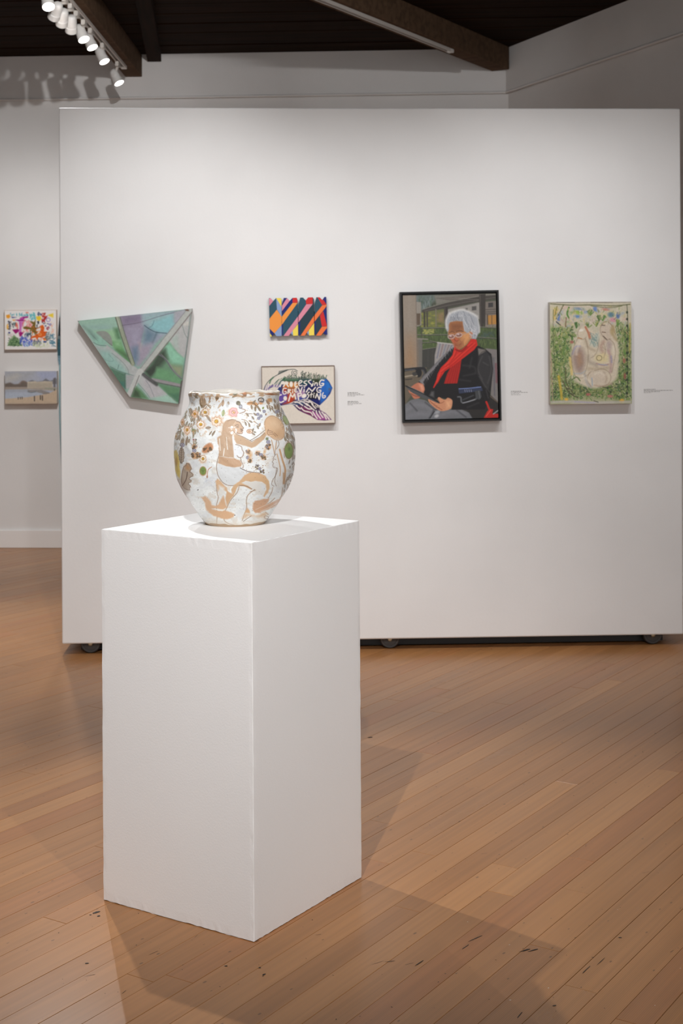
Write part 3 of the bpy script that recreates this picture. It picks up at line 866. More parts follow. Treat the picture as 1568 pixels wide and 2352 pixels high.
    p.line([(722, 600), (716, 500), (760, 410), (860, 366), (950, 356), (1040, 392), (1130, 445)], 24, (222, 220, 214), 0.75, soft=14)
    p.line([(1140, 470), (1160, 580), (1162, 660)], 16, (216, 214, 210), 0.65, soft=12)
    for k in range(8): p.line([(770 + k * 22, 500), (780 + k * 22, 455)], 9, (96, 98, 104), 0.6, soft=7)
    # hands and tablet
    p.poly([(232, 1400), (330, 1330), (404, 1345), (432, 1410), (410, 1470), (380, 1500), (360, 1530), (290, 1538), (250, 1480), (220, 1440)], (182, 112, 86), 4, smooth=True)
    p.poly([(350, 1340), (410, 1350), (428, 1420), (390, 1450)], (214, 150, 122), 14, 0.8); p.line([(250, 1470), (300, 1500), (370, 1510)], 12, (120, 66, 50), 0.8); p.line([(230, 1410), (260, 1460)], 12, (216, 150, 116))
    p.poly([(175, 1372), (200, 1372), (470, 1500), (650, 1606), (600, 1596), (400, 1530), (250, 1450)], (74, 76, 78), 4)
    p.line([(178, 1368), (330, 1432), (480, 1508), (648, 1606)], 14, (22, 22, 24)); p.line([(220, 1372), (420, 1470)], 5, (136, 138, 140))
    p.poly([(480, 1546), (560, 1580), (632, 1606), (602, 1548), (622, 1520), (660, 1540), (704, 1556), (740, 1530), (798, 1566), (784, 1668), (716, 1700), (650, 1706), (580, 1672), (500, 1600)], (198, 138, 104), 4, smooth=True)
    p.line([(500, 1570), (580, 1640), (660, 1690)], 14, (150, 88, 66), 0.7); p.poly([(700, 1560), (790, 1570), (780, 1660), (720, 1680)], (216, 160, 122), 16, 0.7); p.line([(604, 1540), (640, 1600), (690, 1580)], 8, (140, 80, 60), 0.8)
    for k in range(3): p.line([(520 + k * 30, 1600 + k * 26), (570 + k * 30, 1610 + k * 26)], 6, (140, 82, 62), 0.7)
    p.poly([(490, 1500), (520, 1440), (560, 1440), (560, 1530)], (84, 84, 84), 12, 0.8)
    # walker handles and red strap
    p.poly([(876, 1402), (960, 1412), (1080, 1392), (1140, 1374), (1196, 1400), (1204, 1440), (1120, 1450), (960, 1468), (890, 1476)], (50, 57, 80), 4)
    p.line([(890, 1412), (1080, 1400), (1180, 1388)], 9, (126, 146, 198)); 
    for k in range(4): p.line([(965 + k * 28, 1424), (970 + k * 28, 1452)], 7, (140, 146, 170))
    p.line([(872, 1520), (912, 1526), (936, 1598), (1110, 1550), (1130, 1500)], 20, (92, 94, 98)); p.line([(940, 1560), (1080, 1500)], 20, (58, 60, 64)); p.line([(938, 1604), (1100, 1556)], 6, (170, 172, 176))
    p.poly([(1100, 1440), (1170, 1430), (1190, 1520), (1160, 1560), (1110, 1540)], (66, 68, 70), 5); p.line([(1150, 1445), (1168, 1540)], 7, (112, 114, 116))
    p.line([(1195, 1450), (1255, 1600)], 10, (36, 36, 38)); p.line([(1252, 1590), (1296, 1700)], 26, (186, 40, 32))
    p.poly([(1222, 1790), (1262, 1716), (1300, 1680), (1344, 1690), (1330, 1745), (1415, 1750), (1415, 1805), (1218, 1805)], (184, 38, 30), 4); p.line([(1250, 1780), (1310, 1700)], 12, (228, 84, 68), 0.8); p.line([(1345, 1752), (1405, 1708)], 14, (156, 158, 160))
    p.mottle(14, 14, 0.035, 3, 2)

s_, z_ = 0.528, 1.431
r = hang('portrait_painting', PANEL0, E_PANEL, A_PANEL, s_, z_, 'painted portrait of a seated grey-haired person in a red scarf, black frame')
frame_bars(r, 0.4815, 0.6345, 0.94, 0.0085, 0.048, M_BLACK)
bm = bmesh.new(); add_box(bm, (-0.236, -0.012, -0.312), (0.236, -0.002, 0.312), Matrix.Rotation(-math.radians(0.94), 4, 'Y'))
link('backing', bm_mesh(bm, 'backing'), M_BLACK, r)
link('canvas', picture_mesh('canvas', rect(0.4535, 0.605, 0.85), 0.038, draw_portrait, [(142, 158), (1380, 135), (1411, 1800), (175, 1818)], 250, 334, (40, 38, 36), 1.05), M_CANVAS, r)

# ------------------------------------------------------------------ green garden painting
def draw_garden(p):
    p.c[:] = (204, 196, 172)
    rng = random.Random(8)
    def scatter(n, fx, fy, cols, wl, ln, al, curl=0.6):
        for k in range(n):
            x, y = fx(), fy()
            a = rng.gauss(math.pi / 2, curl); l_ = rng.uniform(*ln)
            dx, dy = math.cos(a) * l_, math.sin(a) * l_
            p.line([(x, y), (x + dx / 2 + rng.uniform(-6, 6), y + dy / 2), (x + dx, y + dy)], rng.uniform(*wl), rng.choice(cols), rng.uniform(*al))
    greens = [(104, 148, 66), (84, 124, 58), (128, 150, 84), (70, 106, 56), (92, 132, 78), (146, 158, 96), (116, 128, 72)]
    darks = [(48, 74, 44), (62, 82, 50), (56, 60, 46), (40, 62, 52)]
    pales = [(208, 200, 170), (196, 190, 150), (214, 196, 176), (190, 196, 160)]
    p.poly([(110, 330), (360, 330), (340, 700), (300, 1000), (330, 1180), (110, 1185)], (138, 152, 92), 40, 0.75)
    p.poly([(860, 300), (1010, 330), (1012, 1180), (820, 1180), (830, 900), (870, 600)], (132, 146, 88), 40, 0.75)
    p.poly([(120, 920), (1000, 920), (1000, 1160), (120, 1160)], (136, 146, 92), 40, 0.6)
    L1 = lambda: rng.uniform(118, 385); R1 = lambda: rng.uniform(840, 1004)
    scatter(300, L1, lambda: rng.uniform(330, 1120), greens, (6, 14), (18, 60), (0.5, 0.9))
    scatter(190, R1, lambda: rng.uniform(300, 1120), greens, (6, 14), (18, 60), (0.5, 0.9))
    scatter(260, lambda: rng.uniform(125, 1000), lambda: rng.uniform(930, 1120), greens, (6, 13), (14, 40), (0.5, 0.9), 1.0)
    scatter(150, L1, lambda: rng.uniform(360, 1120), pales, (4, 9), (12, 40), (0.5, 0.9), 0.9)
    scatter(90, R1, lambda: rng.uniform(330, 1120), pales, (4, 9), (12, 40), (0.5, 0.9), 0.9)
    scatter(130, lambda: rng.uniform(125, 1000), lambda: rng.uniform(930, 1130), pales, (4, 9), (10, 26), (0.5, 0.8), 1.3)
    scatter(170, L1, lambda: rng.uniform(330, 1100), darks, (4, 8), (8, 22), (0.6, 0.9), 1.2)
    scatter(120, R1, lambda: rng.uniform(330, 1100), darks, (4, 8), (8, 22), (0.6, 0.9), 1.2)
    scatter(170, lambda: rng.uniform(130, 1000), lambda: rng.uniform(940, 1110), darks, (5, 10), (6, 18), (0.6, 0.9), 1.5)
    # upper garden: pinks, blues, yellows
    for k in range(90):
        p.ell(rng.uniform(150, 960), rng.uniform(110, 330), rng.uniform(14, 44), rng.uniform(8, 20),
              rng.choice([(216, 186, 170), (206, 198, 178), (170, 178, 184), (212, 200, 150), (196, 176, 162), (150, 170, 120), (220, 206, 190)]), rng.uniform(-0.6, 0.6), 8, 0.65)
    p.poly([(150, 150), (190, 120), (200, 170), (175, 260), (150, 260)], (222, 188, 96), 14, 0.85)
    for x, y, a, b, c in ((425, 180, 50, 24, (160, 186, 88)), (415, 225, 40, 18, (110, 144, 186)), (605, 145, 24, 36, (112, 140, 190)), (205, 240, 18, 55, (88, 120, 176)),
                          (780, 205, 36, 30, (104, 136, 150)), (858, 215, 20, 34, (74, 108, 170)), (805, 262, 40, 20, (214, 140, 160)), (720, 148, 40, 14, (196, 130, 110)), (430, 140, 60, 16, (130, 152, 170)), (505, 175, 22, 14, (130, 150, 190))):
        p.ell(x, y, a, b, c, 0.1, 9, 0.85)
    for x, y in ((555, 180), (620, 300), (530, 320), (650, 240), (400, 320), (690, 240), (850, 290)):
        for k in range(9):
            a = rng.uniform(-2.6, -0.5)
            p.line([(x, y + 30), (x + math.cos(a) * 45, y + 30 + math.sin(a) * 60)], 11, rng.choice(greens), 0.75)
    p.line([(320, 125), (300, 190), (318, 240)], 18, (88, 134, 60)); p.line([(262, 95), (225, 170), (180, 250)], 10, (94, 104, 60)); p.line([(190, 110), (165, 220)], 8, (120, 116, 60))
    p.line([(180, 282), (228, 320)], 10, (58, 60, 50)); p.line([(290, 235), (282, 335)], 9, (120, 80, 60))
    # figures
    p.poly([(450, 340), (540, 350), (600, 400), (650, 380), (700, 290), (770, 320), (800, 420), (860, 520), (866, 700), (850, 860), (800, 940), (690, 1000), (560, 1010), (430, 960), (370, 860), (345, 700), (350, 580), (400, 470)], (216, 203, 180), 16, 0.97, smooth=True)
    p.poly([(440, 350), (510, 345), (520, 440), (450, 475), (415, 450)], (214, 200, 176), 10); p.ell(455, 375, 28, 14, (236, 230, 216), -0.2, 6); p.line([(500, 340), (530, 400), (548, 470)], 22, (190, 120, 88), 0.85); p.line([(545, 400), (560, 470)], 16, (200, 134, 104), 0.8)
    p.line([(416, 460), (460, 468)], 9, (196, 130, 70)); p.ell(350, 506, 20, 16, (170, 110, 96), 0, 6)
    p.poly([(400, 570), (450, 560), (490, 620), (500, 720), (470, 830), (420, 850), (370, 780), (352, 660)], (168, 146, 134), 26, 0.9, smooth=True)
    p.poly([(400, 640), (450, 620), (470, 740), (420, 780)], (176, 140, 110), 22, 0.7)
    p.line([(355, 640), (390, 560), (440, 550)], 14, (158, 158, 190), 0.8, soft=8); p.line([(330, 680), (345, 800), (350, 860)], 26, (222, 196, 120), 0.85, soft=8); p.line([(370, 850), (450, 850), (500, 820)], 12, (170, 180, 190), 0.7, soft=6)
    p.line([(500, 480), (530, 560), (600, 600)], 26, (178, 160, 134), 0.6, soft=14); p.poly([(540, 480), (640, 400), (650, 480), (620, 560), (560, 540)], (176, 190, 180), 18, 0.8)
    for k in range(26): p.line([(rng.uniform(545, 640), rng.uniform(400, 560)), (rng.uniform(545, 640), rng.uniform(400, 560))], 7, rng.choice([(214, 206, 184), (120, 146, 140), (150, 164, 150)]), 0.6)
    p.ell(720, 390, 64, 92, (208, 192, 172), -0.2, 12); p.line([(670, 330), (700, 290), (750, 285), (800, 340), (830, 420)], 12, (160, 132, 104), 0.7); p.line([(680, 320), (712, 322)], 10, (96, 84, 68)); p.line([(684, 395), (720, 400)], 9, (120, 96, 80)); p.line([(695, 440), (738, 482)], 9, (90, 76, 64))
    p.line([(800, 330), (790, 400), (840, 480)], 30, (176, 152, 110), 0.7, soft=14); p.ell(800, 380, 26, 44, (182, 160, 116), 0.2, 12, 0.7)
    p.line([(700, 500), (670, 560), (700, 640)], 34, (182, 148, 132), 0.75, soft=16); p.ell(760, 540, 34, 60, (186, 168, 160), 0, 16, 0.8); p.line([(750, 600), (780, 700), (775, 830)], 30, (184, 150, 146), 0.75, soft=12); p.line([(782, 660), (788, 730)], 14, (150, 154, 186), 0.7, soft=6)
    p.poly([(610, 650), (700, 620), (750, 650), (744, 720), (660, 740), (600, 700)], (222, 206, 160), 18, 0.9); p.ring(650, 680, 30, 28, 8, (150, 136, 104)); p.line([(620, 740), (690, 760), (750, 750)], 14, (166, 120, 120), 0.7, soft=6); p.line([(640, 748), (740, 760)], 8, (150, 170, 200), 0.8)
    p.line([(530, 660), (540, 720), (620, 760)], 34, (172, 158, 142), 0.7, soft=14); p.line([(540, 800), (640, 800), (750, 790)], 40, (186, 168, 142), 0.7, soft=16); p.line([(580, 830), (610, 850), (640, 826)], 9, (130, 116, 88))
    p.poly([(540, 830), (700, 820), (740, 880), (700, 960), (600, 970), (540, 900)], (213, 198, 178), 18, 0.9, smooth=True); p.line([(700, 840), (730, 900), (720, 950)], 18, (176, 154, 132), 0.6, soft=10); p.line([(490, 860), (520, 960), (560, 1000)], 26, (176, 172, 168), 0.7, soft=10); p.line([(570, 900), (575, 980)], 12, (150, 170, 190), 0.7)
    p.line([(600, 980), (700, 990), (790, 960)], 18, (190, 166, 144), 0.8, soft=8); p.line([(690, 1000), (760, 1006), (800, 996)], 10, (90, 92, 60)); p.line([(440, 930), (400, 890), (340, 930)], 14, (100, 122, 70), 0.8)
    # vines and frame-like border strokes
    p.line([(120, 85), (350, 100), (560, 98), (800, 108), (990, 92)], 9, (96, 100, 60)); p.line([(560, 108), (760, 128), (900, 110)], 7, (110, 112, 70)); p.line([(955, 95), (965, 300), (958, 600), (962, 950), (950, 1120)], 9, (80, 84, 60), 0.8); p.line([(990, 300), (985, 620)], 12, (196, 170, 80), 0.7)
    for y in range(180, 1100, 74): p.ell(957, y, 11, 14, (46, 56, 44), 0, 4, 0.9)
    p.line([(150, 150), (148, 420), (165, 900)], 7, (90, 100, 60), 0.8); p.line([(205, 880), (225, 1000), (240, 1130)], 26, (214, 182, 66), 0.8, soft=8); p.line([(250, 930), (320, 1060), (420, 1120)], 10, (92, 84, 56)); p.line([(280, 800), (290, 950), (370, 1080)], 10, (98, 92, 60)); p.line([(120, 600), (135, 1000), (140, 1150)], 12, (196, 150, 140), 0.6)
    p.ell(900, 1150, 26, 20, (232, 178, 60), 0, 8); p.ell(290, 1135, 20, 16, (236, 184, 76), 0, 8); p.ell(530, 1080, 26, 14, (176, 106, 98), 0, 6); p.ell(770, 1100, 30, 16, (190, 130, 116), 0, 6); p.ell(925, 710, 16, 26, (168, 112, 92), 0, 6); p.ell(932, 880, 14, 34, (150, 96, 78), 0, 6)
    p.line([(130, 1165), (350, 1160), (580, 1170), (990, 1160)], 26, (196, 190, 182), 0.8, soft=8); p.line([(380, 1160), (600, 1172)], 12, (176, 168, 190), 0.8); p.line([(590, 1150), (640, 1165)], 7, (60, 60, 50)); p.line([(115, 70), (1000, 68)], 10, (170, 160, 150), 0.9); p.line([(180, 66), (380, 70)], 7, (96, 92, 96), 0.7); p.line([(560, 68), (800, 72)], 6, (110, 100, 96), 0.7)
    # broken upper foliage and the contours of the two seated figures
    for k in range(190):
        x, y = rng.uniform(150, 950), rng.uniform(105, 420)
        if 430 < x < 850 and y > 300: continue
        a = rng.uniform(0.6, 2.4); l_ = rng.uniform(16, 44)
        p.line([(x, y), (x + l_ * .5 * math.cos(a) + rng.uniform(-8, 8), y + l_ * .5 * math.sin(a)), (x + l_ * math.cos(a), y + l_ * math.sin(a))], rng.uniform(5, 12),
               rng.choice([(150, 166, 104), (214, 190, 172), (196, 184, 150), (120, 142, 84), (222, 208, 188), (168, 150, 120), (176, 184, 190), (220, 200, 130)]), rng.uniform(.45, .8))
    ct = (150, 128, 104)
    for P in ([(420, 460), (380, 540), (350, 660), (356, 780), (390, 880)], [(440, 350), (415, 400), (425, 450), (470, 476), (510, 450)], [(500, 470), (520, 540), (530, 640), (520, 760), (490, 850)],
              [(390, 880), (450, 900), (520, 870), (560, 830)], [(650, 470), (640, 560), (610, 640), (560, 680)], [(670, 330), (662, 380), (690, 440), (730, 480), (780, 470)], [(760, 470), (810, 520), (830, 620), (810, 740), (790, 840)],
              [(600, 820), (680, 800), (750, 830), (780, 900), (740, 970), (640, 1000)], [(540, 840), (520, 920), (560, 990)], [(700, 520), (720, 600), (700, 680)], [(690, 560), (720, 590)]):
        p.line(P, 7, ct, .6, soft=5)
    for P in ([(440, 500), (410, 580), (400, 640)], [(600, 860), (660, 840), (710, 870)], [(800, 560), (815, 640)], [(470, 880), (540, 930)]):
        p.line(P, 22, (232, 222, 204), .6, soft=12)
    p.mottle(10, 10, 0.05, 4, 2)

s_, z_ = 1.214, 1.4437
r = hang('garden_painting', PANEL0, E_PANEL, A_PANEL, s_, z_, 'unframed painting of pale figures ringed by dense green foliage')
link('canvas', picture_mesh('canvas', rect(0.400, 0.4975, 0.0), 0.045, draw_garden, [(112, 65), (1003, 62), (1010, 1180), (115, 1188)], 250, 310, (190, 182, 166), 1.0), M_CANVAS, r)

# ------------------------------------------------------------------ shaped abstract canvas
def draw_shard(p):
    p.c[:] = (140, 172, 158)
    G = p.poly
    G([(80, 245), (540, 190), (640, 480), (500, 560), (110, 290)], (152, 186, 168), 10)
    G([(90, 300), (440, 290), (560, 340), (560, 380), (240, 330)], (146, 176, 172), 30, 0.7)
    G([(540, 190), (860, 160), (900, 300), (820, 640), (770, 760), (650, 450)], (148, 140, 158), 12)
    G([(620, 190), (860, 165), (850, 240), (640, 290)], (124, 112, 136), 40, 0.8)
    G([(850, 160), (1250, 125), (1260, 300), (1160, 400), (1020, 520), (820, 780), (790, 760), (900, 400)], (152, 158, 172), 20)
    G([(880, 160), (1240, 130), (1250, 280), (1190, 385), (1040, 385), (880, 290)], (150, 180, 182), 40, 0.9)
    G([(1000, 250), (1230, 170), (1250, 280), (1180, 390), (1050, 385), (940, 330)], (138, 186, 190), 20, 0.9)
    G([(910, 310), (1050, 390), (990, 510), (880, 520), (870, 420)], (104, 130, 146), 40, 0.8); p.line([(890, 295), (960, 345), (1040, 380), (1160, 392)], 9, (62, 84, 96), 0.9); p.line([(1040, 385), (990, 510)], 14, (84, 108, 118), 0.7, soft=12); p.line([(1010, 240), (985, 300), (945, 325)], 7, (90, 120, 130), 0.8)
    G([(820, 560), (1000, 500), (960, 640), (840, 780), (800, 780)], (158, 150, 164), 26, 0.8); G([(690, 330), (860, 320), (830, 540), (740, 560)], (160, 156, 176), 50, 0.7); G([(740, 560), (820, 540), (820, 700), (780, 770), (740, 690)], (104, 128, 148), 30, 0.8)
    G([(820, 500), (860, 520), (840, 600)], (186, 160, 164), 24, 0.6)
    p.line([(600, 300), (830, 262), (1100, 180), (1390, 108)], 6, (96, 86, 104), 0.8)
    # greens left of the first bar
    G([(300, 370), (560, 330), (600, 470), (500, 540), (420, 430)], (150, 190, 150), 24, 0.9); G([(520, 330), (580, 320), (620, 480), (560, 470)], (88, 128, 92), 24, 0.9)
    G([(480, 480), (610, 490), (690, 690), (760, 770), (700, 740), (540, 590)], (98, 150, 96), 16, smooth=False); G([(500, 470), (610, 480), (630, 560), (540, 560)], (142, 188, 142), 30, 0.8); G([(560, 590), (700, 640), (760, 770)], (80, 108, 76), 24, 0.8)
    G([(315, 380), (380, 362), (450, 380), (500, 460), (505, 540), (470, 520), (390, 450)], (142, 148, 140), 6, smooth=True); p.line([(390, 450), (505, 540)], 6, (96, 100, 96), 0.8)
    # long diagonal band, top left to bottom right
    G([(110, 290), (190, 330), (640, 690), (840, 840), (900, 900), (1310, 1235), (960, 1190), (800, 980), (730, 900), (450, 720), (260, 520)], (176, 180, 178), 8)
    G([(130, 300), (230, 330), (440, 500), (420, 560), (300, 540), (200, 400)], (146, 190, 172), 20, 0.85); G([(150, 300), (240, 350), (330, 450), (290, 460)], (112, 132, 122), 22, 0.7); p.line([(280, 500), (340, 530), (430, 540)], 7, (84, 110, 104), 0.8); p.line([(250, 400), (330, 480)], 6, (100, 124, 118), 0.7)
    G([(330, 580), (470, 600), (640, 780), (700, 880), (600, 850), (430, 760)], (150, 186, 176), 30, 0.9); p.line([(370, 670), (440, 720), (520, 720), (460, 640)], 5, (110, 140, 134), 0.7); p.line([(480, 790), (600, 850), (760, 900)], 8, (92, 118, 112), 0.8); p.line([(500, 630), (620, 730), (690, 820), (700, 880)], 6, (126, 132, 130), 0.8); p.line([(570, 820), (585, 770)], 6, (90, 116, 110))
    G([(470, 800), (660, 880), (670, 1060), (610, 1020), (540, 930)], (86, 122, 100), 14); G([(560, 960), (660, 980), (665, 1060), (610, 1030)], (70, 118, 106), 16, 0.8); p.line([(660, 880), (655, 1060)], 10, (66, 90, 80), 0.7, soft=8)
    G([(670, 890), (770, 900), (720, 1050), (670, 1060)], (166, 168, 168), 10)
    G([(860, 900), (960, 920), (1110, 1080), (1090, 1160), (980, 1170), (880, 1060)], (180, 178, 180), 20, 0.8); p.line([(800, 980), (900, 1090), (970, 1190)], 7, (104, 140, 128), 0.8); p.line([(910, 960), (960, 1040), (1010, 1160)], 6, (120, 126, 132), 0.8); p.line([(960, 1190), (1190, 1165)], 6, (110, 140, 128), 0.7); G([(960, 1180), (1180, 1130), (1300, 1240), (1100, 1215)], (158, 194, 176), 16, 0.9)
    # right green field
    G([(1150, 500), (1400, 560), (1365, 700), (1340, 1240), (1290, 1230), (1040, 1000), (890, 880), (1000, 720)], (104, 142, 112), 12)
    G([(1110, 560), (1200, 500), (1290, 620), (1380, 680), (1360, 780), (1220, 760)], (140, 192, 164), 26, 0.9); G([(1060, 620), (1150, 580), (1170, 700), (1090, 800), (960, 870), (940, 820)], (62, 76, 62), 30, 0.9); G([(880, 840), (1040, 780), (1050, 860), (960, 930)], (54, 64, 54), 20, 0.85)
    G([(1040, 800), (1180, 840), (1340, 950), (1330, 1010), (1160, 960), (1000, 920)], (104, 152, 110), 20, 0.9); G([(1190, 770), (1360, 790), (1350, 920), (1290, 900)], (142, 150, 120), 24, 0.8); p.line([(1070, 650), (1140, 700), (1230, 830), (1340, 940)], 16, (104, 104, 110), 0.9); p.line([(1090, 640), (1180, 730), (1260, 860), (1340, 930)], 5, (160, 150, 156), 0.8)
    p.line([(990, 950), (1160, 985), (1340, 1025)], 34, (150, 142, 146), 0.95); p.line([(1000, 975), (1160, 1010), (1340, 1045)], 9, (92, 88, 92)); G([(1080, 1020), (1320, 1060), (1320, 1150), (1200, 1150)], (92, 136, 98), 16, 0.9); G([(1180, 1120), (1320, 1110), (1320, 1230), (1290, 1220)], (76, 118, 90), 16, 0.8)
    p.line([(840, 850), (930, 930), (1040, 1010)], 40, (66, 68, 66), 0.9, soft=10); p.line([(870, 880), (1000, 980)], 12, (100, 96, 100), 0.8)
    # pale right edge
    G([(1250, 300), (1440, 110), (1470, 90), (1400, 640), (1370, 690), (1290, 620), (1190, 480)], (178, 178, 176), 12); G([(1210, 440), (1300, 400), (1310, 600), (1240, 560)], (170, 184, 176), 20, 0.8); p.line([(1350, 300), (1380, 400), (1410, 450)], 8, (120, 132, 126), 0.8); G([(1350, 270), (1440, 240), (1440, 300), (1370, 310)], (196, 194, 186), 10, 0.8); p.line([(1450, 130), (1400, 560), (1345, 950)], 6, (92, 116, 112), 0.8)
    G([(1250, 130), (1400, 100), (1300, 300), (1250, 260)], (164, 164, 172), 12, 0.8)
    # pale bars
    p.line([(1440, 110), (1150, 470), (860, 840)], 66, (178, 182, 176), 1.0, smooth=False); p.line([(1470, 130), (1180, 500), (890, 850)], 10, (118, 108, 104), smooth=False); p.line([(1410, 100), (1120, 460), (836, 826)], 7, (132, 128, 134), smooth=False)
    p.line([(840, 850), (700, 1150)], 66, (190, 192, 188), 1.0); p.line([(830, 900), (730, 1150)], 9, (116, 112, 110))
    G([(790, 1030), (860, 1090), (940, 1185), (730, 1160)], (92, 132, 92), 16); G([(770, 1050), (830, 1100), (850, 1175), (740, 1160)], (66, 86, 62), 16, 0.8)
    p.line([(565, 195), (640, 440), (750, 760)], 46, (150, 158, 136), 1.0); p.line([(545, 200), (620, 450), (730, 760)], 9, (84, 92, 76)); p.line([(600, 200), (670, 440), (775, 760)], 8, (96, 108, 84), 0.9); p.line([(560, 190), (600, 330)], 16, (176, 184, 166), 0.8)
    p.line([(1350, 980), (1320, 1245)], 34, (86, 78, 74), 0.95); p.ell(1405, 112, 26, 12, (104, 78, 66), 0.3, 6); p.ell(95, 240, 10, 8, (70, 70, 66), 0, 4)
    p.mottle(26, 26, 0.05, 6, 3)

s_, z_ = -0.949, 1.435
quad = [(-1.2681, 1.6131), (-0.7208, 1.6697), (-0.786, 1.2113), (-1.0217, 1.2466)]
r = hang('shaped_painting', PANEL0, E_PANEL, A_PANEL, s_, z_, 'four-sided shard-shaped abstract painting in pale green and lavender')
link('canvas', picture_mesh('canvas', rel(quad, s_, z_), 0.048, draw_shard, [(88, 240), (1466, 95), (1312, 1245), (712, 1158)], 270, 230, None, 1.02), M_CANVAS, r)

# ------------------------------------------------------------------ lettered drawing in a thin brown frame
def draw_lettered(p):
    cream = (214, 205, 192)
    p.c[:] = cream
    rng = random.Random(4)
    G = p.poly
    body = [(330, 540), (390, 440), (480, 315), (560, 290), (760, 290), (880, 272), (960, 300), (1060, 312), (1180, 300), (1330, 292), (1405, 375), (1470, 500), (1425, 620), (1340, 730), (1200, 862), (1100, 805), (1000, 745), (900, 722), (780, 755), (650, 785), (560, 822), (400, 868), (300, 850), (290, 650)]
    G(body, (44, 46, 96), 4)
    def wash(P, c, soft=26, a=0.92):
        i = p._box(P, soft)
        ins = p._inside(p.x[i], p.y[i], body)
        keep = p.c[i][~ins].copy()
        G(P, c, soft, a)
        k = i[~ins]; p.c[k] = keep
    wash([(300, 420), (480, 290), (900, 270), (900, 370), (480, 380)], (66, 104, 78)); wash([(760, 260), (1000, 280), (980, 460), (780, 420)], (34, 70, 72)); wash([(980, 290), (1340, 280), (1330, 350), (1080, 400)], (52, 92, 66)); wash([(1060, 290), (1220, 300), (1180, 420), (1060, 430)], (52, 60, 44))
    wash([(480, 370), (760, 380), (780, 500), (500, 520), (420, 500)], (196, 128, 56)); wash([(400, 480), (520, 470), (530, 640), (440, 640)], (178, 66, 38)); wash([(560, 500), (720, 490), (720, 640), (560, 660)], (176, 96, 52)); wash([(540, 600), (720, 640), (640, 830), (430, 850)], (176, 62, 36)); wash([(620, 640), (720, 660), (690, 750)], (196, 112, 48))
    wash([(280, 600), (440, 560), (540, 640), (520, 800), (300, 850)], (98, 76, 150)); wash([(700, 560), (900, 540), (920, 680), (720, 740)], (160, 124, 158)); wash([(720, 700), (920, 690), (900, 740), (760, 770)], (66, 76, 150)); wash([(330, 430), (440, 440), (430, 560), (330, 600)], (44, 60, 110))
    wash([(900, 440), (1180, 460), (1140, 620), (920, 600)], (36, 36, 84)); wash([(930, 600), (1160, 560), (1180, 760), (1000, 750)], (30, 26, 34)); wash([(1000, 740), (1200, 720), (1210, 860), (1100, 810)], (30, 36, 100)); wash([(1230, 300), (1330, 290), (1480, 500), (1320, 760), (1220, 840), (1200, 600)], (42, 98, 178)); wash([(1340, 380), (1400, 380), (1420, 500), (1360, 560)], (44, 118, 190), 30, 0.7); p.ell(1408, 525, 26, 22, (88, 88, 104), 0, 12, 0.7)
    # grass and ferns along the top edge
    for k in range(64):
        x = 480 + 850 * k / 63 + rng.uniform(-8, 8)
        h = rng.uniform(40, 110) * (1.3 if 820 < x < 1120 else 0.8)
        p.line([(x, 318), (x + rng.uniform(-14, 20), 318 - h * 0.6), (x + rng.uniform(-20, 40), 310 - h)], rng.uniform(7, 13), rng.choice([(40, 64, 48), (30, 40, 36), (60, 92, 66), (48, 56, 40)]), 0.9)
    for k in range(34):
        x = 500 + 820 * k / 33
        p.line([(x, 322), (x + rng.uniform(-8, 14), 262)], 6, cream, 0.85)
    sp = [(690 + (12 + 5.2 * t) * math.cos(t), 190 + (12 + 5.2 * t) * math.sin(t) * 0.95) for t in [k * 0.45 for k in range(24)]]
    p.line(sp, 10, (46, 56, 56)); p.line([(745, 150), (690, 118), (600, 118), (500, 142), (400, 190), (330, 230), (240, 285), (150, 360), (80, 460), (50, 540)], 12, (38, 54, 52))
    sp = [(838, 168 + 0), (860, 150), (850, 190), (825, 180), (820, 210), (845, 240)]
    p.line(sp, 10, (52, 66, 56))
    for k in range(9):
        x = 350 + k * 22; p.line([(x, 226 - k * 10), (x + 26, 150 - k * 4)], 11, (40, 54, 52), 0.95)
    # left-hand feather
    for k in range(11):
        t = k / 10
        x0, y0 = 250 + 230 * (1 - t), 250 + 300 * t
        c = [(60, 96, 72), (44, 74, 74), (96, 112, 108), (120, 100, 150)][min(3, int(t * 4))]
        p.line([(500 - 170 * t, 290 + 190 * t), (360 - 170 * t, 330 + 150 * t), (290 - 200 * t, 440 + 110 * t)], 20, c, 0.95)
    for a in ([(470, 220), (330, 330), (250, 420)], [(440, 300), (330, 420), (300, 520)], [(380, 330), (250, 470), (220, 560)], [(240, 300), (160, 420), (120, 540)], [(180, 360), (110, 460), (80, 550)], [(250, 350), (262, 450), (300, 530)], [(520, 210), (400, 300), (320, 460)]):
        p.line(a, 17, cream, 0.95)
    for a in ([(90, 450), (60, 560)], [(130, 430), (100, 560)], [(170, 440), (150, 560)]): p.line(a, 10, (132, 118, 170), 0.9)
    p.line([(250, 280), (200, 330), (170, 400)], 26, (66, 104, 78), 0.9, soft=8)
    # veined leaf below
    leaf = [(620, 815), (700, 785), (880, 748), (960, 745), (1060, 800), (1190, 880), (1215, 955), (1330, 1020), (1455, 1155), (1300, 1172), (1150, 1158), (1010, 1070), (880, 1018), (760, 960), (700, 900), (650, 845)]
    G(leaf, (70, 50, 84), 4)
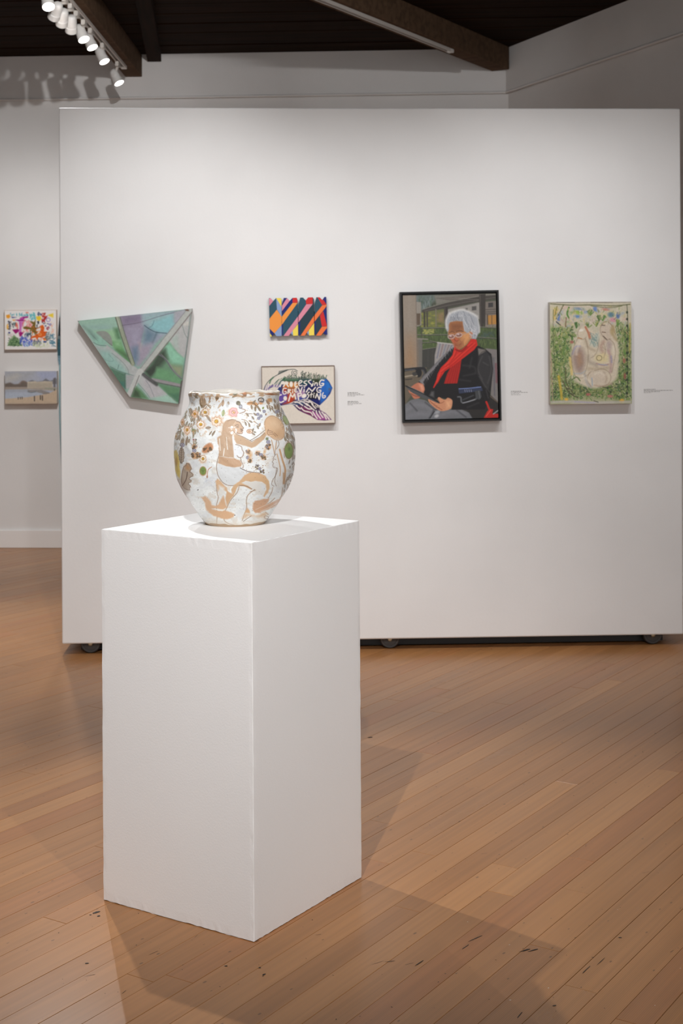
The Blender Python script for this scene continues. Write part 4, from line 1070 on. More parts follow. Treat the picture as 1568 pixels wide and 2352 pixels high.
    for P, c in (([(620, 815), (880, 745), (900, 830), (720, 880)], (44, 62, 96)), ([(900, 750), (1190, 880), (1200, 950), (1000, 860)], (34, 34, 40)), ([(700, 860), (1000, 900), (1150, 1160), (880, 1020)], (110, 46, 86)), ([(1000, 950), (1460, 1150), (1150, 1170)], (156, 72, 138)), ([(1190, 940), (1330, 1020), (1455, 1155), (1300, 1120)], (150, 110, 140))):
        i = p._box(P, 20); ins = p._inside(p.x[i], p.y[i], leaf); keep = p.c[i][~ins].copy(); G(P, c, 20, 0.95); p.c[i[~ins]] = keep
    for k, a in enumerate([[(690, 800), (760, 800), (850, 860)], [(790, 785), (860, 790), (950, 860)], [(880, 765), (930, 775), (980, 800)], [(720, 870), (800, 930)], [(740, 860), (640, 830)], [(820, 910), (880, 970), (960, 990)], [(890, 880), (970, 930), (1040, 930)], [(930, 820), (1010, 890), (1090, 960)], [(980, 770), (1040, 810), (1060, 840)], [(1040, 830), (1080, 880), (1120, 920)], [(930, 985), (1020, 1010), (1060, 1070)], [(1060, 990), (1100, 1060), (1150, 1130)], [(1130, 970), (1150, 1040), (1220, 1130)], [(1190, 980), (1220, 1040), (1270, 1110)], [(1250, 1000), (1300, 1060), (1340, 1140)], [(1310, 1040), (1360, 1090), (1400, 1145)], [(1110, 860), (1150, 900)], [(1150, 860), (1180, 900)]]):
        p.line(a, 26 if k not in (4, 16, 17) else 14, (222, 212, 204))
    p.line([(400, 862), (520, 842), (620, 830), (700, 880)], 10, (84, 92, 130))
    # words
    w = 34; LT = (226, 218, 207)
    def st(*P, w=w, s=True): p.line(list(P), w * 0.84, LT, smooth=s)
    # PROCESSING
    st((385, 470), (428, 372)); p.ell(446, 392, 42, 34, LT, -0.3)
    st((458, 470), (510, 372)); p.ell(528, 398, 34, 32, LT, 0.3); st((520, 420), (556, 468))
    p.ell(616, 424, 37, 58, LT); st((712, 376), (694, 400), (700, 470), (742, 466), w=36); st((700, 424), (730, 410), w=26)
    st((790, 408), (842, 366), (806, 346), (770, 398), (788, 452), (842, 446), w=28)
    st((932, 352), (884, 372), (888, 398), (934, 424), (910, 456), (874, 456), w=27)
    st((1024, 336), (968, 362), (1000, 402), (1040, 440), (1034, 466), w=27)
    st((1068, 408), (1052, 458), w=30); p.ell(1080, 366, 15, 14, LT)
    st((1098, 446), (1112, 398), w=26); st((1108, 402), (1150, 396), (1156, 452), w=26)
    st((1292, 346), (1238, 340), (1202, 392), (1216, 450), (1270, 448), (1286, 410), (1246, 410), w=30)
    # GRIEVING
    st((514, 510), (460, 512), (440, 580), (462, 628), (510, 612), (508, 574), (482, 576), w=27)
    st((548, 610), (556, 530)); st((556, 532), (604, 540), (570, 572), (612, 612), w=27)
    st((646, 566), (646, 604), w=26); p.ell(648, 536, 13, 13, LT)
    st((732, 498), (692, 524), (694, 578), (742, 578), w=28); st((694, 548), (728, 540), w=22)
    st((766, 500), (804, 590), (842, 488), w=30, s=False)
    st((884, 528), (880, 580), w=28); p.ell(890, 490, 14, 13, LT)
    st((928, 584), (980, 502), (1050, 570), (1116, 488), w=30, s=False)
    st((1236, 490), (1176, 492), (1146, 540), (1168, 588), (1220, 582), (1226, 548), (1192, 550), w=27)
    # COMPOSTING
    st((410, 640), (360, 660), (340, 740), (390, 800), (458, 772), w=32); p.ell(490, 714, 38, 48, LT)
    st((560, 770), (602, 632), (642, 690), (684, 622), (708, 728), w=34, s=False)
    st((766, 742), (752, 622)); st((752, 618), (812, 610), (820, 648), (768, 672), w=28)
    p.ell(882, 664, 56, 42, LT, -0.55); st((988, 584), (950, 624), (980, 660), (940, 722), w=26)
    st((1034, 596), (1022, 694), w=22); st((1002, 642), (1062, 628), w=20)
    st((1082, 640), (1078, 692), w=24); p.ell(1090, 610, 13, 12, LT)
    st((1118, 704), (1148, 620), (1194, 736), (1222, 616), w=30, s=False)
    st((1278, 598), (1258, 650), (1272, 704), (1316, 694), (1320, 660), (1284, 664), w=25)
    p.mottle(20, 20, 0.03, 8, 3)

s_, z_ = -0.2122, 1.2495
r = hang('lettered_painting', PANEL0, E_PANEL, A_PANEL, s_, z_, 'cream painting with white hand lettering on a dark leaf shape, thin brown frame', 'painting')
M_THIN = mat_new('thin_brown_frame', (112, 84, 68), 0.5)
frame_bars(r, 0.3545, 0.2812, 0.40, 0.0028, 0.030, M_THIN)
link('canvas', picture_mesh('canvas', rect(0.3490, 0.2756, 0.40), 0.027, draw_lettered, [(15, 62), (1500, 48), (1515, 1215), (15, 1245)], 280, 222, (190, 180, 165), 1.08), M_PAPER, r)

# ------------------------------------------------------------------ zigzag relief of four shaped boards
zc = {'teal': (40, 76, 92), 'deep': (34, 56, 66), 'pink': (205, 130, 148), 'yel': (226, 202, 84), 'lb': (130, 152, 188), 'or': (226, 142, 62), 'or2': (222, 112, 58), 'navy': (24, 36, 108), 'red': (192, 40, 40), 'blk': (38, 34, 40)}
ZM = {k: mat_new('relief_' + k, tuple(min(255, int(x * 1.07)) for x in v), 0.55, 0.3) for k, v in zc.items()}
ZB = [
 ([(120, 95), (160, 95), (218, 160), (280, 95), (392, 95), (404, 140), (406, 500), (400, 950), (290, 955), (240, 890), (190, 955), (140, 960)], 'teal', [
  ('pink', [(122, 112), (150, 95), (160, 95), (218, 160), (128, 270)]), ('blk', [(120, 95), (150, 95), (122, 112)]), ('yel', [(283, 95), (392, 95), (401, 130), (402, 292)]),
  ('lb', [(283, 98), (402, 292), (405, 516), (300, 350)]), ('or', [(297, 356), (405, 518), (402, 702), (240, 886), (134, 782), (130, 560)]),
  ('navy', [(134, 786), (237, 890), (198, 945), (140, 880)]), ('yel', [(139, 884), (188, 955), (140, 960)]), ('lb', [(240, 890), (402, 706), (400, 950), (290, 955)])]),
 ([(455, 95), (530, 95), (588, 160), (650, 95), (745, 92), (764, 130), (772, 210), (770, 945), (660, 948), (605, 888), (560, 950), (440, 950), (406, 905), (412, 235)], 'teal', [
  ('navy', [(455, 95), (527, 95), (414, 268), (413, 235)]), ('pink', [(528, 96), (588, 160), (412, 388), (413, 270)]), ('navy', [(589, 161), (650, 95), (652, 206), (412, 484), (412, 392)]),
  ('red', [(652, 95), (745, 92), (762, 130), (764, 206), (654, 206)]), ('or', [(654, 209), (764, 209), (410, 694), (411, 515)]), ('pink', [(771, 512), (771, 672), (560, 950), (442, 950)]),
  ('navy', [(410, 706), (436, 672), (430, 932), (406, 905)]), ('yel', [(771, 684), (770, 945), (660, 948), (650, 832)]), ('lb', [(649, 834), (657, 944), (606, 887)])]),
 ([(825, 90), (888, 90), (948, 155), (1000, 88), (1105, 85), (1132, 130), (1134, 940), (1020, 945), (965, 890), (920, 948), (825, 948), (778, 912), (784, 250)], 'deep', [
  ('teal', [(825, 90), (888, 90), (948, 155), (957, 240), (783, 490), (784, 250)]), ('red', [(1000, 88), (1105, 85), (1106, 233), (960, 240), (949, 157)]), ('pink', [(960, 243), (1106, 236), (782, 644), (783, 500)]),
  ('or2', [(1134, 498), (1134, 644), (920, 948), (827, 948)]), ('yel', [(1134, 664), (1134, 940), (1020, 945), (1010, 832)]), ('lb', [(1008, 836), (1016, 940), (968, 888)]), ('navy', [(782, 658), (818, 618), (820, 940), (778, 912)])]),
 ([(1190, 85), (1260, 85), (1322, 150), (1370, 80), (1410, 80), (1416, 250), (1430, 932), (1375, 930), (1330, 890), (1285, 950), (1190, 950), (1144, 912), (1150, 240)], 'deep', [
  ('teal', [(1190, 85), (1214, 90), (1318, 266), (1148, 484), (1150, 240)]), ('red', [(1214, 87), (1260, 86), (1321, 151), (1346, 150), (1414, 250), (1320, 267)]), ('navy', [(1323, 150), (1370, 80), (1410, 80), (1416, 246), (1348, 148)]),
  ('or2', [(1319, 271), (1415, 255), (1412, 294), (1147, 630), (1148, 486)]), ('red', [(1337, 398), (1426, 740), (1310, 746), (1266, 500)]), ('navy', [(1416, 300), (1427, 728), (1341, 394)]),
  ('or2', [(1311, 751), (1426, 746), (1424, 776), (1285, 950), (1190, 950), (1180, 940)]), ('navy', [(1427, 782), (1430, 932), (1378, 930), (1340, 884)]), ('navy', [(1146, 644), (1172, 612), (1168, 930), (1144, 912)])]),
]
def zmap(q):
    px, py = 605 + q[0] / 9.8, 675 + q[1] / 9.8
    return (-0.3521 + (px - 617) / 132.5 * 0.2795 + 0.2105, 1.7190 - (py - 684.5) / 90.0 * 0.190 + (px - 617) / 132.5 * 0.0017 - 1.6251)
r = hang('zigzag_relief', PANEL0, E_PANEL, A_PANEL, -0.2105, 1.6251, 'small notched relief of four boards with bold slanting colour bands', 'artwork')
for outline, base, parts in ZB:
    bm = bmesh.new()
    P = [zmap(q) for q in outline]
    f = [bm.verts.new((x, -0.022, z)) for x, z in P]; b = [bm.verts.new((x, -0.004, z)) for x, z in P]
    mats = [ZM[base]]; idx = {base: 0}
    bm.faces.new(f); bm.faces.new(b[::-1])
    for k in range(len(P)):
        bm.faces.new((f[k], f[(k + 1) % len(P)], b[(k + 1) % len(P)], b[k]))
    for j, (cn, poly) in enumerate(parts):
        if cn not in idx: idx[cn] = len(mats); mats.append(ZM[cn])
        vs = [bm.verts.new((x, -0.0224 - 0.00004 * j, z)) for x, z in [zmap(q) for q in poly]]
        fc = bm.faces.new(vs); fc.material_index = idx[cn]
    link('board', bm_mesh(bm, 'board'), mats, r)
box('back_batten', (-0.13, -0.004, -0.03), (0.13, 0, 0.03), M_BLACK, r)

# ------------------------------------------------------------------ the two small pictures on the back wall
def draw_scribble(p):
    p.c[:] = (232, 228, 224)
    rng = random.Random(12)
    G = p.poly
    def dabs(n, x0, x1, y0, y1, cols, w, l_, ang=1.57, sp=0.4):
        for k in range(n):
            x, y = rng.uniform(x0, x1), rng.uniform(y0, y1); a = rng.gauss(ang, sp); q = rng.uniform(*l_)
            p.line([(x, y), (x + math.cos(a) * q, y + math.sin(a) * q)], rng.uniform(*w), rng.choice(cols), 0.9)
    dabs(40, 200, 690, 310, 360, [(92, 178, 184), (70, 150, 176), (120, 186, 190)], (10, 16), (14, 34)); dabs(34, 580, 690, 300, 430, [(92, 184, 190), (110, 190, 196)], (10, 16), (16, 40))
    G([(120, 350), (190, 335), (205, 390), (165, 420), (125, 400)], (236, 160, 50), 8); G([(500, 290), (555, 290), (550, 320), (505, 318)], (224, 140, 126), 8)
    G([(700, 380), (790, 372), (805, 430), (760, 480), (710, 440)], (240, 204, 60), 10); G([(930, 350), (1035, 318), (1035, 410), (960, 380)], (240, 206, 70), 10); G([(215, 380), (330, 395), (240, 412)], (76, 80, 130), 8)
    dabs(14, 725, 800, 290, 350, [(60, 70, 120), (40, 50, 90)], (9, 14), (14, 30), 0.8); dabs(22, 815, 890, 310, 400, [(190, 50, 40), (170, 40, 40)], (10, 18), (14, 30))
    G([(860, 400), (930, 360), (900, 420), (850, 480), (820, 470)], (176, 42, 42), 8); dabs(16, 810, 870, 430, 480, [(176, 42, 42)], (10, 16), (14, 26)); p.ring(935, 450, 38, 36, 13, (150, 120, 190)); dabs(10, 900, 980, 520, 560, [(140, 110, 180), (60, 60, 110)], (9, 13), (16, 34), 0.3)
    p.line([(825, 490), (850, 530), (880, 510)], 12, (52, 56, 92)); dabs(18, 730, 750, 470, 520, [(40, 44, 60)], (8, 12), (10, 24))
    # magenta bird
    G([(280, 445), (400, 435), (440, 385), (545, 375), (550, 405), (480, 415), (460, 450), (510, 470), (370, 475)], (160, 40, 130), 6); G([(380, 410), (440, 385), (460, 440), (390, 440)], (190, 80, 160), 8); G([(365, 475), (460, 475), (420, 600), (415, 690), (355, 690), (380, 600)], (206, 120, 190), 8); p.line([(390, 490), (385, 640)], 12, (176, 60, 150), 0.8)
    G([(235, 640), (350, 625), (375, 650), (350, 690), (300, 725)], (156, 30, 110), 6); G([(360, 700), (400, 680), (460, 700), (410, 770), (380, 780)], (166, 32, 116), 6)
    dabs(44, 450, 640, 440, 590, [(238, 130, 120), (232, 150, 140), (220, 110, 110)], (9, 13), (18, 44), 1.9); dabs(34, 440, 560, 590, 690, [(240, 140, 130), (224, 120, 110)], (9, 13), (16, 36), -0.6)
    # olive animal
    G([(450, 590), (500, 575), (600, 600), (640, 540), (580, 480), (600, 470), (660, 490), (690, 440), (692, 540), (680, 600), (720, 600), (690, 660), (740, 680), (700, 740), (650, 690), (600, 660), (590, 720), (575, 660), (590, 640), (460, 625)], (118, 100, 44), 7); dabs(26, 600, 700, 560, 720, [(90, 76, 32), (140, 120, 60)], (9, 13), (14, 30), 0.8)
    p.line([(705, 570), (720, 550), (720, 600), (740, 610), (765, 590)], 13, (44, 46, 50)); dabs(30, 150, 200, 460, 640, [(44, 44, 56), (60, 60, 80)], (8, 12), (14, 34), 0.3); dabs(12, 135, 165, 520, 610, [(240, 180, 70)], (11, 16), (14, 26)); dabs(16, 225, 300, 490, 590, [(40, 44, 52), (64, 110, 110)], (10, 15), (16, 34), 1.3); dabs(14, 300, 350, 500, 600, [(226, 110, 90), (214, 90, 70)], (10, 14), (14, 30)); G([(240, 440), (300, 440), (290, 465), (250, 460)], (238, 160, 60), 8)
    # orange animal
    G([(770, 570), (830, 545), (860, 600), (850, 680), (910, 680), (880, 770), (800, 800), (740, 800), (720, 860), (690, 800), (620, 810), (610, 870), (585, 850), (600, 780), (690, 750), (760, 700), (790, 640)], (222, 100, 36), 7); G([(820, 820), (880, 780), (915, 850), (850, 862)], (236, 140, 76), 7); dabs(40, 600, 880, 570, 840, [(190, 70, 24), (240, 130, 60)], (9, 14), (12, 30), 0.9); p.ring(770, 735, 24, 26, 10, (240, 170, 100))
    G([(140, 960), (180, 850), (270, 740), (330, 800), (390, 870), (435, 965)], (132, 162, 116), 8); dabs(90, 160, 420, 790, 960, [(70, 104, 70), (50, 84, 56)], (9, 13), (8, 20), 1.0, 1.0); dabs(20, 160, 260, 690, 790, [(206, 180, 186), (190, 200, 170)], (8, 11), (20, 50), 2.4); p.ell(180, 700, 20, 18, (52, 60, 130))
    dabs(80, 380, 620, 760, 940, [(74, 94, 196), (60, 80, 176), (110, 130, 206)], (9, 14), (16, 46), 1.2); dabs(26, 470, 620, 900, 970, [(150, 180, 220), (140, 170, 206)], (8, 12), (16, 40), 0.2); dabs(26, 480, 620, 690, 760, [(70, 80, 120), (60, 90, 90)], (9, 13), (20, 50)); dabs(34, 640, 810, 830, 930, [(100, 106, 130), (84, 90, 116)], (8, 11), (26, 60), 1.8); dabs(40, 640, 960, 890, 975, [(200, 210, 160), (186, 206, 150), (206, 216, 170)], (8, 12), (16, 40), 1.8); p.ell(866, 885, 34, 18, (60, 80, 130)); dabs(26, 900, 980, 690, 830, [(110, 124, 120), (96, 106, 110)], (9, 12), (30, 60), 2.2); dabs(44, 950, 1040, 730, 970, [(70, 130, 150), (60, 110, 140), (90, 140, 150)], (9, 13), (20, 46), 0.2); dabs(20, 985, 1040, 470, 720, [(236, 180, 160), (230, 190, 150)], (8, 11), (14, 34)); p.ell(882, 570, 15, 15, (60, 60, 130)); dabs(12, 895, 945, 590, 640, [(150, 40, 70)], (10, 14), (12, 26), 0.6, 1.0)

M_PALEWOOD = mat_new('pale_wood_frame', (212, 190, 172), 0.5)
r = hang('drawing_painting', BACK0, E_BACK, A_BACK, -2.276, 1.5996, 'small white picture of scattered multicoloured animal doodles on the back wall')
frame_bars(r, 0.3855, 0.290, 0.22, 0.0030, 0.030, M_PALEWOOD)
link('canvas', picture_mesh('canvas', rect(0.379, 0.284, 0.22), 0.029, draw_scribble, [(95, 260), (1085, 258), (1085, 1025), (97, 1030)], 170, 130, (200, 196, 190), 1.1), M_PAPER, r)

def draw_beach(p):
    p.c[:] = (164, 168, 180)
    rng = random.Random(6)
    G = p.poly
    G([(90, 1450), (700, 1450), (500, 1640), (90, 1700)], (158, 160, 164), 60); G([(90, 1560), (330, 1480), (420, 1530), (330, 1620), (90, 1680)], (174, 172, 168), 40, 0.8); G([(700, 1450), (1100, 1450), (1100, 1600), (800, 1620)], (156, 162, 184), 50)
    G([(95, 1690), (200, 1665), (280, 1700), (390, 1690), (420, 1640), (480, 1640), (535, 1670), (535, 1760), (95, 1770)], (104, 94, 86), 14, smooth=False); p.line([(380, 1690), (450, 1645), (520, 1680)], 30, (120, 104, 94), 0.8, soft=14)
    G([(95, 1750), (560, 1755), (560, 1810), (95, 1810)], (152, 140, 128), 8)
    G([(560, 1640), (620, 1620), (700, 1650), (820, 1640), (880, 1590), (960, 1640), (1020, 1620), (1060, 1570), (1095, 1600), (1095, 1700), (560, 1700)], (112, 112, 118), 10)
    G([(530, 1655), (690, 1640), (700, 1660), (810, 1655), (860, 1640), (1010, 1660), (1020, 1770), (530, 1780)], (178, 168, 150), 5)
    for k in range(16): p.line([(560 + k * 28, 1690), (560 + k * 28, 1750)], 9, (140, 130, 118), 0.8)
    p.line([(530, 1660), (1010, 1650)], 9, (196, 186, 168)); p.line([(1045, 1600), (1050, 1760)], 34, (92, 90, 92), 0.9, soft=8); G([(560, 1770), (1090, 1760), (1090, 1830), (560, 1800)], (160, 150, 138), 8); p.line([(880, 1780), (1080, 1800)], 26, (140, 146, 130), 0.8, soft=8)
    G([(95, 1805), (560, 1800), (980, 1850), (900, 1900), (560, 1950), (95, 1985)], (164, 172, 184), 10); G([(95, 1805), (540, 1800), (540, 1850), (95, 1860)], (152, 156, 166), 20, 0.8)
    G([(95, 1980), (540, 1950), (830, 1900), (960, 1870), (1100, 1800), (1100, 2080), (95, 2080)], (186, 166, 142), 6); G([(530, 1810), (800, 1810), (960, 1860), (900, 1890), (820, 1880), (700, 1850), (590, 1860), (540, 1840)], (136, 132, 130), 8); p.line([(540, 1845), (600, 1862), (690, 1848)], 12, (100, 110, 118)); p.line([(830, 1885), (950, 1876)], 14, (122, 114, 108))
    for x, y, h in ((355, 1975, 30), (395, 1970, 28), (430, 1968, 30), (665, 1980, 84), (780, 1960, 70), (818, 1970, 78), (1048, 1812, 24)):
        p.line([(x, y - h / 2), (x + 2, y + h / 2)], 18 if h > 40 else 13, (52, 46, 46)); p.ell(x, y - h / 2 - 6, 8, 9, (70, 56, 50))
    p.line([(95, 2062), (1100, 2062)], 26, (176, 158, 138), 0.8)
    p.mottle(24, 24, 0.04, 2, 3)

r = hang('beach_painting', BACK0, E_BACK, A_BACK, -2.271, 1.1773, 'small painting of a pale building and figures on a lakeside beach')
link('canvas', picture_mesh('canvas', rect(0.384, 0.2378, 0.1), 0.045, draw_beach, [(97, 1452), (1092, 1450), (1098, 2075), (105, 2078)], 170, 106, (196, 184, 172), 1.28), M_CANVAS, r)

# ------------------------------------------------------------------ hanging textile, mostly behind the rolling wall
def build_textile():
    r = hang('textile_hanging', BACK0, E_BACK, A_BACK, -1.93, 0.05, 'long blue-green yarn wall hanging half hidden behind the rolling wall', 'wall hanging')
    dz = -0.05; ds = 1.93
    M = mat_new('yarn', (120, 160, 165), 0.9, 0.1)
    a = N(M, 'ShaderNodeVertexColor', layer_name='paint'); L(M, a.outputs[0], M.node_tree.nodes['Principled BSDF'].inputs['Base Color'])
    left = [(-2.058, 1.742), (-2.066, 1.68), (-2.072, 1.62), (-2.081, 1.495), (-2.081, 1.42), (-2.078, 1.375), (-2.069, 1.335)]
    rows = []
    zs = np.linspace(1.742, 1.335, 60)
    le = np.interp(-zs, [-b for _, b in left], [a for a, _ in left])
    ri = -1.93 * 2 - le
    nx = 14
    V, C, Q = [], [], []
    rng = random.Random(9)
    for j, z in enumerate(zs):
        c = (150, 176, 180) if z > 1.69 else (54, 62, 66) if z > 1.555 else (112, 130, 134) if z > 1.535 else (62, 96, 106) if z > 1.41 else (116, 144, 156)
        for i in range(nx):
            t = i / (nx - 1)
            V.append((le[j] * (1 - t) + ri[j] * t + ds, -0.014 - 0.006 * math.sin(math.pi * t) - 0.0015 * ((i + j) % 2), z + dz))
            k = 0.85 + 0.3 * rng.random()
            C.append(lin(np.clip(np.array(c) * k, 0, 255)))
    n = len(V)
    V += [(x, -0.002, z) for x, y, z in V]; C += C
    for j in range(59):
        for i in range(nx - 1):
            a0 = j * nx + i
            Q.append((a0, a0 + nx, a0 + nx + 1, a0 + 1)); Q.append((n + a0, n + a0 + 1, n + a0 + nx + 1, n + a0 + nx))
        for i in (0, nx - 1):
            a0 = j * nx + i; Q.append((a0, a0 + nx, n + a0 + nx, n + a0))
    for i in range(nx - 1):
        Q.append((i, i + 1, n + i + 1, n + i)); a0 = 59 * nx + i; Q.append((a0, a0 + 1, n + a0 + 1, n + a0))
    link('woven_body', mesh_arrays('woven_body', V, Q, np.array(C)), M, r)
    for k in range(13):
        x0 = -2.066 + k * 0.0225
        zb = 0.17 + 0.08 * rng.random() if k else 0.16
        V, C, Q = [], [], []
        ns, m = 26, 6
        ph = rng.uniform(0, 6)
        for j in range(ns + 1):
            t = j / ns
            z = 1.345 + (zb - 1.345) * t
            cx = x0 + 0.022 * t ** 2 * (1 if k < 7 else -0.6) + 0.003 * math.sin(t * 9 + ph) + ds
            rad = 0.0065 * (1 - 0.45 * t)
            for i in range(m):
                a_ = 2 * math.pi * i / m
                V.append((cx + rad * math.cos(a_), -0.012 + rad * math.sin(a_), z + dz))
                c0 = np.array((150, 186, 192)) * (1 - t) + np.array((128, 158, 166)) * t
                C.append(lin(c0 * (0.9 + 0.2 * rng.random())))
        for j in range(ns):
            for i in range(m):
                Q.append((j * m + i, j * m + (i + 1) % m, (j + 1) * m + (i + 1) % m, (j + 1) * m + i))
        link('yarn_strand', mesh_arrays('yarn_strand', V, Q, np.array(C)), M, r)
build_textile()

# ------------------------------------------------------------------ tiny caption texts on the wall (too small to read in the photograph)
def caption(s, z, lines, label, seed):
    rng = random.Random(seed)
    bm = bmesh.new()
    for j, (wd, th) in enumerate(lines):
        x = 0.0
        while x < wd:
            l_ = min(rng.uniform(0.004, 0.013), wd - x + 0.002)
            add_box(bm, (x, -0.0006, -j * 0.0058 - th), (x + l_, -0.0001, -j * 0.0058))
            x += l_ + 0.0028
    o = link('wall_label', bm_mesh(bm, 'wall_label'), M_INK, None, (PANEL0.x + E_PANEL.x * s, PANEL0.y + E_PANEL.y * s, z), (0, 0, A_PANEL))
    tag(o, label, 'label')
caption(0.0281, 1.2585, [(.048, .0026), (.060, .0021), (.080, .0019), (.034, .0014)], 'tiny grey caption text beside the lettered painting, upper of two', 1)
caption(0.0278, 1.2160, [(.048, .0026), (.052, .0021), (.070, .0018), (.026, .0013)], 'tiny grey caption text beside the lettered painting, lower of two', 2)
caption(0.8281, 1.2588, [(.048, .0025), (.080, .0019), (.038, .0013), (.046, .0013)], 'tiny grey caption text on the wall beside the black-framed portrait', 3)
caption(1.4849, 1.2632, [(.056, .0025), (.142, .0022), (.078, .0021), (.034, .0014)], 'tiny grey caption text beside the green garden painting', 4)

# ------------------------------------------------------------------ the decorated vase
def build_vase():
    cx, cy, z0 = -0.2996, 3.97, 1.0072
    prof = [(150, 517), (175, 512), (200, 507), (235, 502), (260, 503), (290, 510), (320, 524), (360, 546), (400, 566), (440, 587), (480, 607), (520, 626), (560, 645),
            (600, 659), (640, 670), (690, 678), (740, 682), (800, 684), (850, 683), (910, 680), (960, 676), (1010, 672), (1060, 664), (1100, 655), (1140, 643), (1185, 625),
            (1230, 604), (1270, 582), (1310, 557), (1350, 530), (1390, 503), (1435, 474), (1480, 445), (1520, 420), (1550, 400), (1580, 378), (1610, 355), (1628, 338), (1640, 322)]
    ys = np.array([a for a, _ in prof], float); hs = np.array([b for _, b in prof], float)
    k = 0.2041 / 822.9
    pz = 1.52 - (870 + 0.2041 * ys - 779.5) / 822.9
    pr = hs * k
    # resample the outer wall finely, foot first
    nr = 400
    order = np.argsort(pz)
    zz = np.linspace(z0, pz.max(), nr)
    scale = (pz.max() - z0) / (pz.max() - pz.min())
    rr = np.interp(pz.max() - (pz.max() - zz) / scale, pz[order], pr[order])
    ker = np.hanning(15); ker /= ker.sum()
    rr = np.convolve(np.pad(rr, 7, mode='edge'), ker, 'valid')
    # finer columns on the decorated side that faces the room, coarser at the back
    th = np.concatenate([np.linspace(-1.75, 1.75, 720, endpoint=False), np.linspace(1.75, 2 * math.pi - 1.75, 190, endpoint=False)])
    nt = len(th)
    T, Z = np.meshgrid(th, zz)
    R = np.repeat(rr[:, None], nt, 1)
    # hand-built surface: soft facets, finger marks and an uneven lip
    lump = fbm(np.cos(T) * 3 + 9, np.sin(T) * 3 + Z * 22, 3, 3) - 0.5 + 0.5 * (fbm(np.cos(T) * 7 + 4, np.sin(T) * 7 + Z * 45, 8, 2) - 0.5)
    R = R * (1 + 0.016 * lump * np.clip((Z - z0) * 30, 0, 1))
    lip = (vnoise(np.cos(T) * 4 + 7, np.sin(T) * 4 + 3, 5) - 0.5) * 0.0055 + (vnoise(np.cos(T) * 13 + 2, np.sin(T) * 13 + 8, 9) - 0.5) * 0.0025
    Z = Z + lip * np.clip((Z - 1.33) / 0.04, 0, 1)
    X = R * np.sin(T); Y = -R * np.cos(T)
    D = math.hypot(cx, cy) - R * np.cos(T)
    px = 540.9 + R * np.sin(T) * 3267 / D
    py = 779.5 + (1.52 - Z) * 3267 / D
    dx = (px - 380) / 0.2041 - 8; dy = (py - 870) / 0.2041
    front = (np.cos(T) > R / 3.97 - 0.02).ravel()
    n = nr * nt
    cols = np.zeros((n, 3))
    white = (224, 226, 224)
    clay = (196, 156, 118); clay2 = (178, 144, 112); ink = (78, 56, 44)

    def ground(p, seed):
        p.mottle(90, 60, 0.06, seed, 4); p.mottle(16, 12, 0.045, seed + 70, 3)
        m = fbm(p.x / 55 + 3, p.y / 40, seed + 20, 4)
        a = np.clip((m - 0.60) * 5, 0, 0.5)[:, None]; p.c[:] = p.c * (1 - a) + np.array((206, 194, 178)) * a
        m = fbm(p.x / 120 + 30, p.y / 90, seed + 40, 3)
        a = np.clip((m - 0.58) * 5, 0, 0.55)[:, None]; p.c[:] = p.c * (1 - a) + np.array((208, 210, 212)) * a
        m = vnoise(p.x / 7.0, p.y / 7.0, seed + 60)
        a = (np.clip((m - 0.93) * 12, 0, 0.5) * (fbm(p.x / 160, p.y / 160, seed + 2) > 0.5))[:, None]; p.c[:] = p.c * (1 - a) + np.array((120, 96, 74)) * a
    def petals(p, x, y, r, pet=(238, 222, 204), cen=(226, 178, 52), n=9, sx=1.0, edge=(150, 98, 66), seed=1):
        rg = random.Random(seed)
        P = []
        for j in range(n * 2):
            a = math.pi * j / n + 0.2 * seed + rg.uniform(-.1, .1)
            q = r * (1.03 if j % 2 else 0.84) * rg.uniform(0.90, 1.08)
            P.append((x + q * math.cos(a) * sx, y + q * math.sin(a)))
        P = spline(P, True, 4)
        ox, oy = rg.uniform(-.18, .18) * r, rg.uniform(-.18, .18) * r
        p.poly([(x + ox + (a - x) * 1.22 * rg.uniform(.96, 1.06), y + oy + (b - y) * 1.22 * rg.uniform(.96, 1.06)) for a, b in P], (216, 178, 146), 10, 0.75, rag=8, rs=16, seed=seed)
        p.poly(P, pet, 4, rag=3, rs=12, seed=seed); p.line(P + [P[0]], 4.0, edge, 0.75, smooth=False)
        p.ell(x + .05 * r, y + .2 * r, r * .5 * sx, r * .34, tuple(.9 * q_ for q_ in pet), rg.uniform(-.6, .6), 14, .6)
        p.ell(x, y, r * 0.36 * sx, r * 0.34, cen, 0, 4); p.ring(x, y, r * 0.38 * sx, r * 0.36, 3.6, (120, 82, 40)); p.ell(x + r * .08, y + r * .05, r * 0.15 * sx, r * 0.15, (196, 132, 36), 0, 5)
        for j in range(5): p.ell(x + rg.uniform(-.2, .2) * r * sx, y + rg.uniform(-.2, .2) * r, 3.4, 3.4, (150, 100, 30), 0, 2, .8)
    def leaf(p, x, y, a, b, rot, col=(138, 118, 86), edge=(92, 72, 50), vein=True):
        c, s = math.cos(rot), math.sin(rot)
        P = [(x + u * c * a - v * s * b, y + u * s * a + v * c * b) for u, v in ((-1, 0), (-.5, -.75), (.1, -1), (.65, -.6), (1, 0), (.6, .65), (0, 1), (-.6, .7))]
        p.poly(P, tuple(0.72 * q_ + 60 for q_ in col), 5, smooth=True); p.line(spline(P, True, 4), 3.5, edge, 0.6, smooth=False)
        if vein: p.line([(x - a * .8 * c, y - a * .8 * s), (x + a * .9 * c, y + a * .9 * s)], 4, edge, 0.8)
